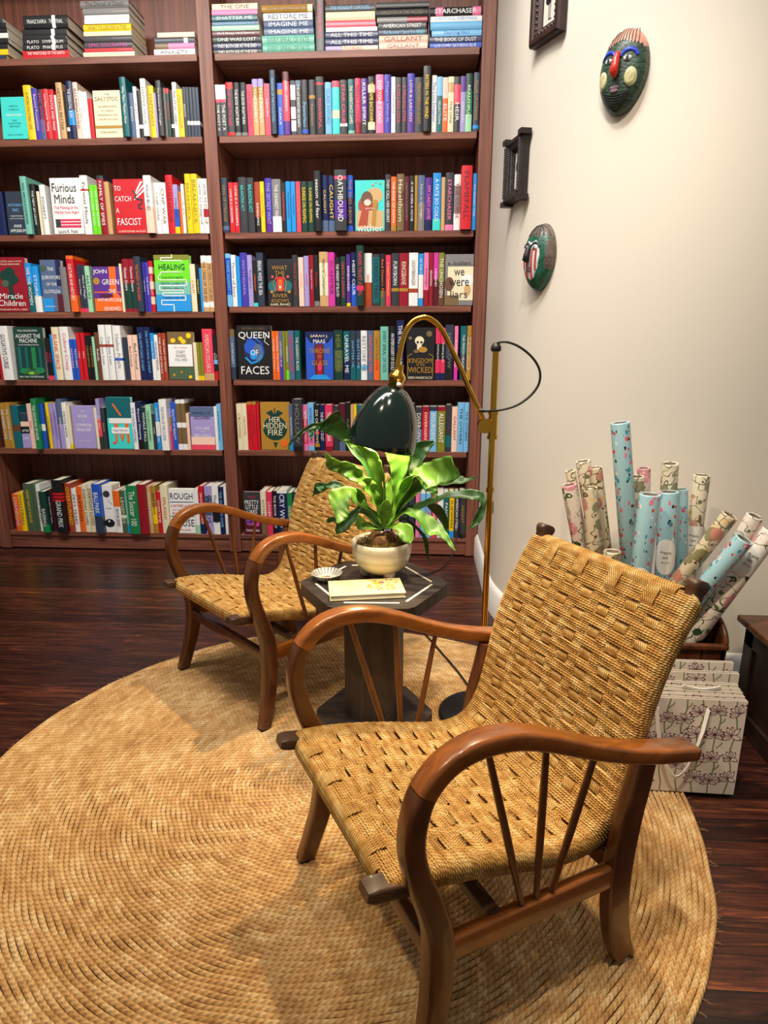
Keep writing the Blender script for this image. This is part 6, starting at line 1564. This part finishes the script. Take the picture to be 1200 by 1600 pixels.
def wrap_mat(name, base, spots, scale, stretch=(1, 1, 1), lanes=False, stems=None):
    m = mat(name, base, 0.22, 0, 0.5)
    g = NT(m)
    col = None
    v = g.coord('Object', stretch)
    col = base
    if lanes:
        tco = g.n('ShaderNodeTexCoord')
        sx = g.n('ShaderNodeSeparateXYZ')
        g.l(tco.outputs['Object'], sx.inputs[0])
        th_ = g.math('ARCTAN2', sx.outputs[1], sx.outputs[0])
        lane = g.math('GREATER_THAN', g.math('SINE', g.math('MULTIPLY', th_, 4.0)), -0.35)
    if stems:
        for sc_, off_ in ((16, 0.0), (23, 4.0)):
            mp = g.n('ShaderNodeMapping')
            mp.inputs['Location'].default_value = (off_, off_, off_)
            g.l(v, mp.inputs[0])
            nn = g.noise(mp.outputs[0], sc_, 1)
            ln = g.math('LESS_THAN', g.math('ABSOLUTE', g.math('SUBTRACT', nn, 0.5)), 0.012)
            col = g.mix(ln, col, stems)
    for k, (c, sc, th, off) in enumerate(spots):
        vo = g.n('ShaderNodeTexVoronoi')
        vo.inputs['Scale'].default_value = sc
        vo.inputs['Randomness'].default_value = 0.9
        mp = g.n('ShaderNodeMapping')
        mp.inputs['Location'].default_value = (off, off * 1.7, off * 0.6)
        g.l(v, mp.inputs[0])
        nz = g.n('ShaderNodeTexNoise')
        nz.inputs['Scale'].default_value = sc * 1.6
        g.l(mp.outputs[0], nz.inputs['Vector'])
        g.l(mp.outputs[0], vo.inputs['Vector'])
        d = g.math('ADD', vo.outputs['Distance'], g.math('MULTIPLY', g.math('SUBTRACT', nz.outputs[0], 0.5), 0.45))
        fac = g.math('LESS_THAN', d, th)
        if lanes:
            fac = g.math('MULTIPLY', fac, lane)
        col = g.mix(fac, col, c)
    g.l(col, g.b.inputs['Base Color'])
    return m
M_wr = dict(
    blue=wrap_mat('blue_toy_print_paper', (168, 210, 220), [((70, 150, 168), 46, 0.24, 0), ((232, 120, 140), 40, 0.26, 3.1), ((216, 66, 44), 44, 0.17, 5.3), ((30, 44, 60), 52, 0.17, 7.7), ((240, 236, 230), 38, 0.15, 9.1)], 1, (1, 1, 0.8), True),
    pink=wrap_mat('pink_hydrangea_paper', (238, 228, 214), [((226, 150, 158), 16, 0.42, 0.4), ((242, 200, 200), 90, 0.30, 2.0), ((30, 72, 46), 15, 0.24, 4.4), ((92, 132, 70), 24, 0.14, 6.1)], 1, (1, 1, 1), False, (70, 96, 60)),
    cream=wrap_mat('cream_botanical_paper', (236, 225, 198), [((156, 150, 116), 20, 0.30, 1.2), ((204, 150, 136), 17, 0.22, 3.3), ((120, 110, 80), 44, 0.14, 8.0), ((222, 182, 120), 22, 0.16, 5.0)], 1, (1, 1, 1), False, (120, 112, 84)),
    brown=wrap_mat('tan_botanical_paper', (218, 202, 170), [((138, 132, 94), 19, 0.36, 1.9), ((196, 132, 114), 16, 0.30, 3.9), ((96, 84, 58), 40, 0.16, 5.5), ((224, 190, 130), 24, 0.18, 7.5)], 1, (1, 1, 1), False, (104, 92, 62)))
M_core = mat('cardboard_core', (96, 80, 66), 0.7)
M_foil = mat('clear_end_film', (150, 146, 140), 0.15, 0.8)
M_label = mat('white_paper_label', (236, 232, 224), 0.45)
M_ink = mat('label_ink', (60, 56, 54), 0.5)
def roll(kind, label, top, Yt, foot, rp, lab_at=None, oval_label=False, open_end=True):
    P1 = onY(top[0], top[1], Yt)
    P0 = Vector((foot[0], foot[1], 0.060))
    ax_ = (P1 - P0).normalized()
    d = (P1 - CAM).dot(_M @ Vector((0, math.cos(PITCH), -math.sin(PITCH))))
    r = rp * d / FPX * 0.955
    L = (P1 - P0).length
    q = ax_.to_track_quat('Z', 'Y')
    o = thing('wrapping_paper_roll', lab(label), 'gift wrap roll', P0, 0, 'gift wrap rolls standing in the crate')
    o.rotation_mode = 'QUATERNION'
    o.rotation_quaternion = q
    b = MB().lathe([(r * 0.7, 0.0), (r, 0.002), (r, L - 0.003), (r * 0.985, L), (r * 0.74, L), (r * 0.72, L - 0.03)], 28)
    b.build('paper', M_wr[kind], o)
    MB().lathe([(r * 0.735, 0.001), (r * 0.735, L - 0.0008), (r * 0.62, L - 0.0008), (r * 0.60, L - 0.025), (0.0, L - 0.026)], 24).build('core', M_core, o)
    if open_end:
        MB().lathe([(r * 0.59, L - 0.012), (r * 0.3, L - 0.016), (0.0, L - 0.014)], 12).build('end_film', M_foil, o)
    if lab_at is not None:
        # direction towards the room in the roll's own frame
        loc = q.inverted() @ (CAM - (P0 + ax_ * L * lab_at))
        a0 = math.atan2(loc.y, loc.x)
        b = MB()
        hz_ = 0.052 if oval_label else 0.042
        zc_ = L * lab_at
        N = 20
        da = 1.25 if oval_label else PI
        rows = []
        for k in range(N + 1):
            u = -1 + 2 * k / N
            hh_ = hz_ * (math.sqrt(max(0.02, 1 - u * u)) if oval_label else 1)
            a = a0 + u * da
            rows.append([Vector(((r + 0.0006) * math.cos(a), (r + 0.0006) * math.sin(a), zc_ - hh_)), Vector(((r + 0.0006) * math.cos(a), (r + 0.0006) * math.sin(a), zc_ + hh_))])
        b.rings(rows, 0, (False, False), True, False)
        up = Vector((0, 0, 1))
        for s_, dz, hh_, ww in (('Wrapping', 0.010, 0.010, 1.1), ('paper', -0.004, 0.007, 0.6), ('gift wrap', -0.018, 0.006, 0.8)):
            vs, fs, x0, x1, y0, y1 = text_geo(s_)
            kx = ww * r / max(x1 - x0, 1e-4)
            ky = hh_ / max(y1 - y0, 1e-4)
            b.add([((r + 0.0011) * math.cos(a0 + (v.x - (x0 + x1) / 2) * kx / r), (r + 0.0011) * math.sin(a0 + (v.x - (x0 + x1) / 2) * kx / r), zc_ + dz + v.y * ky) for v in vs], fs, 1)
        tag(b.build('paper_label', [M_label, M_ink], o), 'white label')
roll('blue', 'tallest pale blue toy-print paper roll standing upright in the crate', (969, 660), 1.7892, (0.6775, 1.793), 15.5)
roll('cream', 'short grey-cream roll at the far left of the crate, half hidden', (891, 735), 1.8633, (0.6047, 1.8721), 8, None, False, False)
roll('cream', 'cream roll with white label near the crate\'s left, beside the tall blue one', (911, 720), 1.8434, (0.6318, 1.8444), 12, 0.80)
roll('brown', 'tan botanical roll leaning left, directly left of the tallest blue roll', (931, 730), 1.805, (0.6322, 1.8012), 10)
roll('pink', 'pink hydrangea roll leaning furthest left in the crate', (889, 757), 1.8166, (0.5897, 1.8254), 12.5, None, False)
roll('brown', 'tan flowered roll with dark open end, leaning left in front', (921, 761), 1.7668, (0.5609, 1.7301), 12.5)
roll('brown', 'short roll with silvery open end just above the chair back', (957, 861), 1.6943, (0.53, 1.692), 14)
roll('cream', 'cream botanical roll just right of the tallest blue roll', (994, 744), 1.8258, (0.6766, 1.8491), 12.5)
roll('pink', 'pink hydrangea roll standing behind, right of the tallest blue roll', (1006, 731), 1.8575, (0.7146, 1.8683), 10.5)
roll('cream', 'cream roll standing at the back against the wall, above the blue ones', (1047, 724), 1.8127, (0.7577, 1.8605), 13.5, None)
roll('blue', 'blue roll with round white label, front centre, dark open end', (1016, 772), 1.6957, (0.6017, 1.6979), 17, 0.62, True)
roll('blue', 'blue roll with round label standing upright behind the front blue one', (1045, 768), 1.7678, (0.7215, 1.7595), 15.5, 0.72, True)
roll('blue', 'slim blue roll half hidden at the right of the upright blue one', (1064, 764), 1.8402, (0.8093, 1.8129), 11)
roll('cream', 'cream roll with broad white label, leaning slightly right at the back', (1097, 742), 1.8605, (0.8068, 1.8628), 13, 0.72)
roll('brown', 'tan botanical roll leaning far right, uppermost of the leaning rolls', (1141, 805), 1.6522, (0.5264, 1.7963), 13.5)
roll('pink', 'pink hydrangea roll leaning right between two other leaning rolls', (1180, 806), 1.6892, (0.7164, 1.8255), 13.5)
roll('blue', 'blue roll leaning right with grey open end above the chair back', (1163, 842), 1.6275, (0.5861, 1.7717), 15.5)
roll('pink', 'pink hydrangea roll leaning furthest right, cut by the photo\'s right edge', (1206, 830), 1.6629, (0.6535, 1.7189), 15.5, 0.86)

# ------------------------------------------------------------------ paper gift bags
M_bag = mat('cream_paper_bag', (234, 221, 206), 0.55)
M_lot1 = mat('lotus_plum_ink', (110, 32, 62), 0.6)
M_lot2 = mat('lotus_stem_green', (120, 136, 86), 0.6)
M_lot3 = mat('lotus_petal_white', (238, 228, 216), 0.6)
def strip(b, pts, w, mi, M, z):
    P = [Vector(p) for p in pts]
    for i in range(len(P) - 1):
        d = P[i + 1] - P[i]
        if d.length < 1e-7:
            continue
        d = d.normalized()
        n = Vector((-d.y, d.x)) * w / 2
        e = d * w * 0.3
        b.add([M @ Vector((q.x, q.y, z)) for q in (P[i] - n - e, P[i + 1] - n + e, P[i + 1] + n + e, P[i] + n - e)], [(0, 1, 2, 3)], mi)
def lotus(b, cx, cy, s, M, rr, clip):
    for k in range(9):
        a = R(90 + (k - 4) * 30 + rr.uniform(-6, 6))
        L, wd = s * rr.uniform(0.85, 1.05) * (1.0 if abs(k - 4) < 3 else 0.9), s * 0.22
        pts = []
        for t in [i / 6 for i in range(7)]:
            pts.append((t * L, wd * math.sin(PI * t ** 0.8)))
        out_ = pts + [(x, -y) for x, y in pts[::-1]]
        P = [(cx + x * math.cos(a) - y * math.sin(a), cy + 0.85 * (x * math.sin(a) + y * math.cos(a))) for x, y in out_]
        if all(clip(*p) for p in P):
            b.add([M @ Vector((x, y, 0.0004 + 0.00001 * k)) for x, y in P[:-1]], [tuple(range(len(P) - 1))], 2)
            strip(b, P, 0.0011, 0, M, 0.0006 + 0.00001 * k)
            tipi = len(pts) - 1
            b.add([M @ Vector((x, y, 0.0007 + 0.00001 * k)) for x, y in (P[tipi - 1], P[tipi], P[tipi + 2])], [(0, 1, 2)], 0)
def pattern(w, h, M, seed, y0=0.0):
    b = MB()
    rr = random.Random(seed)
    clip = lambda x, y: abs(x) < w / 2 - 0.0005 and y0 + 0.0005 < y < h - 0.0005
    nx = max(2, round(w / 0.040))
    for i in range(nx):
        x = -w / 2 + (i + 0.5) * w / nx
        ph = rr.random() * 0.07
        pts = [(x + 0.005 * math.sin(q * 1.3 + i), y0 + 0.002 + (h - y0 - 0.004) * q / 10) for q in range(11)]
        strip(b, pts, 0.0032, 1, M, 0.0002)
        y = y0 + 0.02 + ph
        while y < h:
            s = rr.uniform(0.024, 0.032)
            lotus(b, x + rr.uniform(-0.006, 0.006), y, s, M, rr, clip)
            if clip(x + 0.02, y + 0.045):
                strip(b, [(x + 0.003, y + 0.03), (x + 0.013, y + 0.04), (x + 0.015, y + 0.046)], 0.0024, 1, M, 0.0003)
            y += rr.uniform(0.056, 0.068)
    return b
def bag(label, x, y, w, h, d, rz, seed, handle, fold=True):
    o = thing('gift_bag', lab(label), 'gift bag', (x, y, 0.0108), rz, 'lotus patterned paper gift bags by the crate')
    b = MB()
    # open paper box: thin walls
    t = 0.0012
    b.box((-w / 2, -d / 2, 0.0005), (w / 2, -d / 2 + t, h)).box((-w / 2, d / 2 - t, 0.0005), (w / 2, d / 2, h))
    for sx in (-1, 1):
        pl = [(sx * w / 2, -d / 2), (sx * (w / 2 - 0.010 if d > 0.03 else w / 2 - 0.002), 0), (sx * w / 2, d / 2)]
        b.add([(pl[0][0], pl[0][1], 0.0005), (pl[1][0], pl[1][1], 0.0005), (pl[2][0], pl[2][1], 0.0005), (pl[0][0], pl[0][1], h), (pl[1][0], pl[1][1], h), (pl[2][0], pl[2][1], h)], [(0, 1, 4, 3), (1, 2, 5, 4)])
    b.box((-w / 2, -d / 2, 0.0005), (w / 2, d / 2, 0.0018))
    b.build('paper_body', M_bag, o)
    Mf = Matrix(((1, 0, 0, 0), (0, 0, -1, -d / 2 - 0.0002), (0, 1, 0, 0), (0, 0, 0, 1)))
    pattern(w, h, Mf, seed).build('lotus_print', [M_lot1, M_lot2, M_lot3], o)
    if handle:
        hx0, hx1, zt, drop, yy, bul = handle
        pts = []
        for k in range(15):
            t_ = k / 14
            xx = hx0 + (hx1 - hx0) * (0.5 - 0.5 * math.cos(PI * t_))
            pts.append(Vector((xx + 0.012 * math.sin(2 * PI * t_), -d / 2 - yy - bul * math.sin(PI * t_), zt - drop * math.sin(PI * t_) ** 0.8)))
        MB().sweep(pts, 0.010, 0.0022, Vector((0.3, -0.2, 1))).build('ribbon_handle', mat('white_ribbon', (238, 232, 222), 0.55), o)
    return o
bag('front gift bag with long white ribbon loop, nearest the armchair', 0.672, 1.430, 0.245, 0.262, 0.010, R(-2), 1, (-0.088, 0.032, 0.238, 0.185, 0.004, 0.012))
bag('second gift bag standing flat right behind the front one', 0.674, 1.447, 0.243, 0.264, 0.008, R(-2), 2, None)
bag('third gift bag in the row, its ribbon curling over the top edge', 0.676, 1.463, 0.243, 0.266, 0.008, R(-2), 3, (-0.02, 0.07, 0.276, 0.010, -0.004, 0.0))
bag('fourth gift bag in the row, pressed against the fifth one', 0.678, 1.479, 0.243, 0.266, 0.008, R(-2), 4, None)
bag('fifth gift bag, last of the tight front row', 0.680, 1.496, 0.243, 0.268, 0.010, R(-2), 5, None)
bag('gift bag standing behind the tight row, with a straight white ribbon', 0.715, 1.565, 0.245, 0.262, 0.012, R(-1), 6, (-0.11, 0.03, 0.235, 0.012, 0.003, 0.004))
bag('rearmost gift bag showing only its top above the others', 0.718, 1.600, 0.240, 0.275, 0.010, R(-1), 7, None)

# ------------------------------------------------------------------ dark chest at the right edge
ct = thing('low_chest', 'dark low wooden chest with brown top at the photo\'s right edge', 'chest', (1.28, 1.45, 0))
hx_, hy_, hz_ = 0.315, 0.335, 0.335
bevel(MB().box((-hx_, -hy_, 0.0), (hx_, hy_, hz_ - 0.02)).build('carcass', M_chest, ct), 0.003, 1)
bevel(MB().box((-hx_ - 0.028, -hy_ - 0.025, hz_ - 0.02), (hx_ + 0.028, hy_ + 0.02, hz_)).build('top_board', M_chest_top, ct), 0.005, 2)
b = MB()
b.box((-hx_ - 0.008, -hy_, 0.06), (-hx_, -hy_ + 0.05, hz_ - 0.03)).box((-hx_ - 0.008, hy_ - 0.05, 0.06), (-hx_, hy_, hz_ - 0.03))
b.box((-hx_ - 0.008, -hy_, hz_ - 0.08), (-hx_, hy_, hz_ - 0.03)).box((-hx_ - 0.012, -hy_, 0.0), (-hx_, hy_, 0.06))
bevel(b.build('side_framing', M_chest, ct), 0.002, 1)
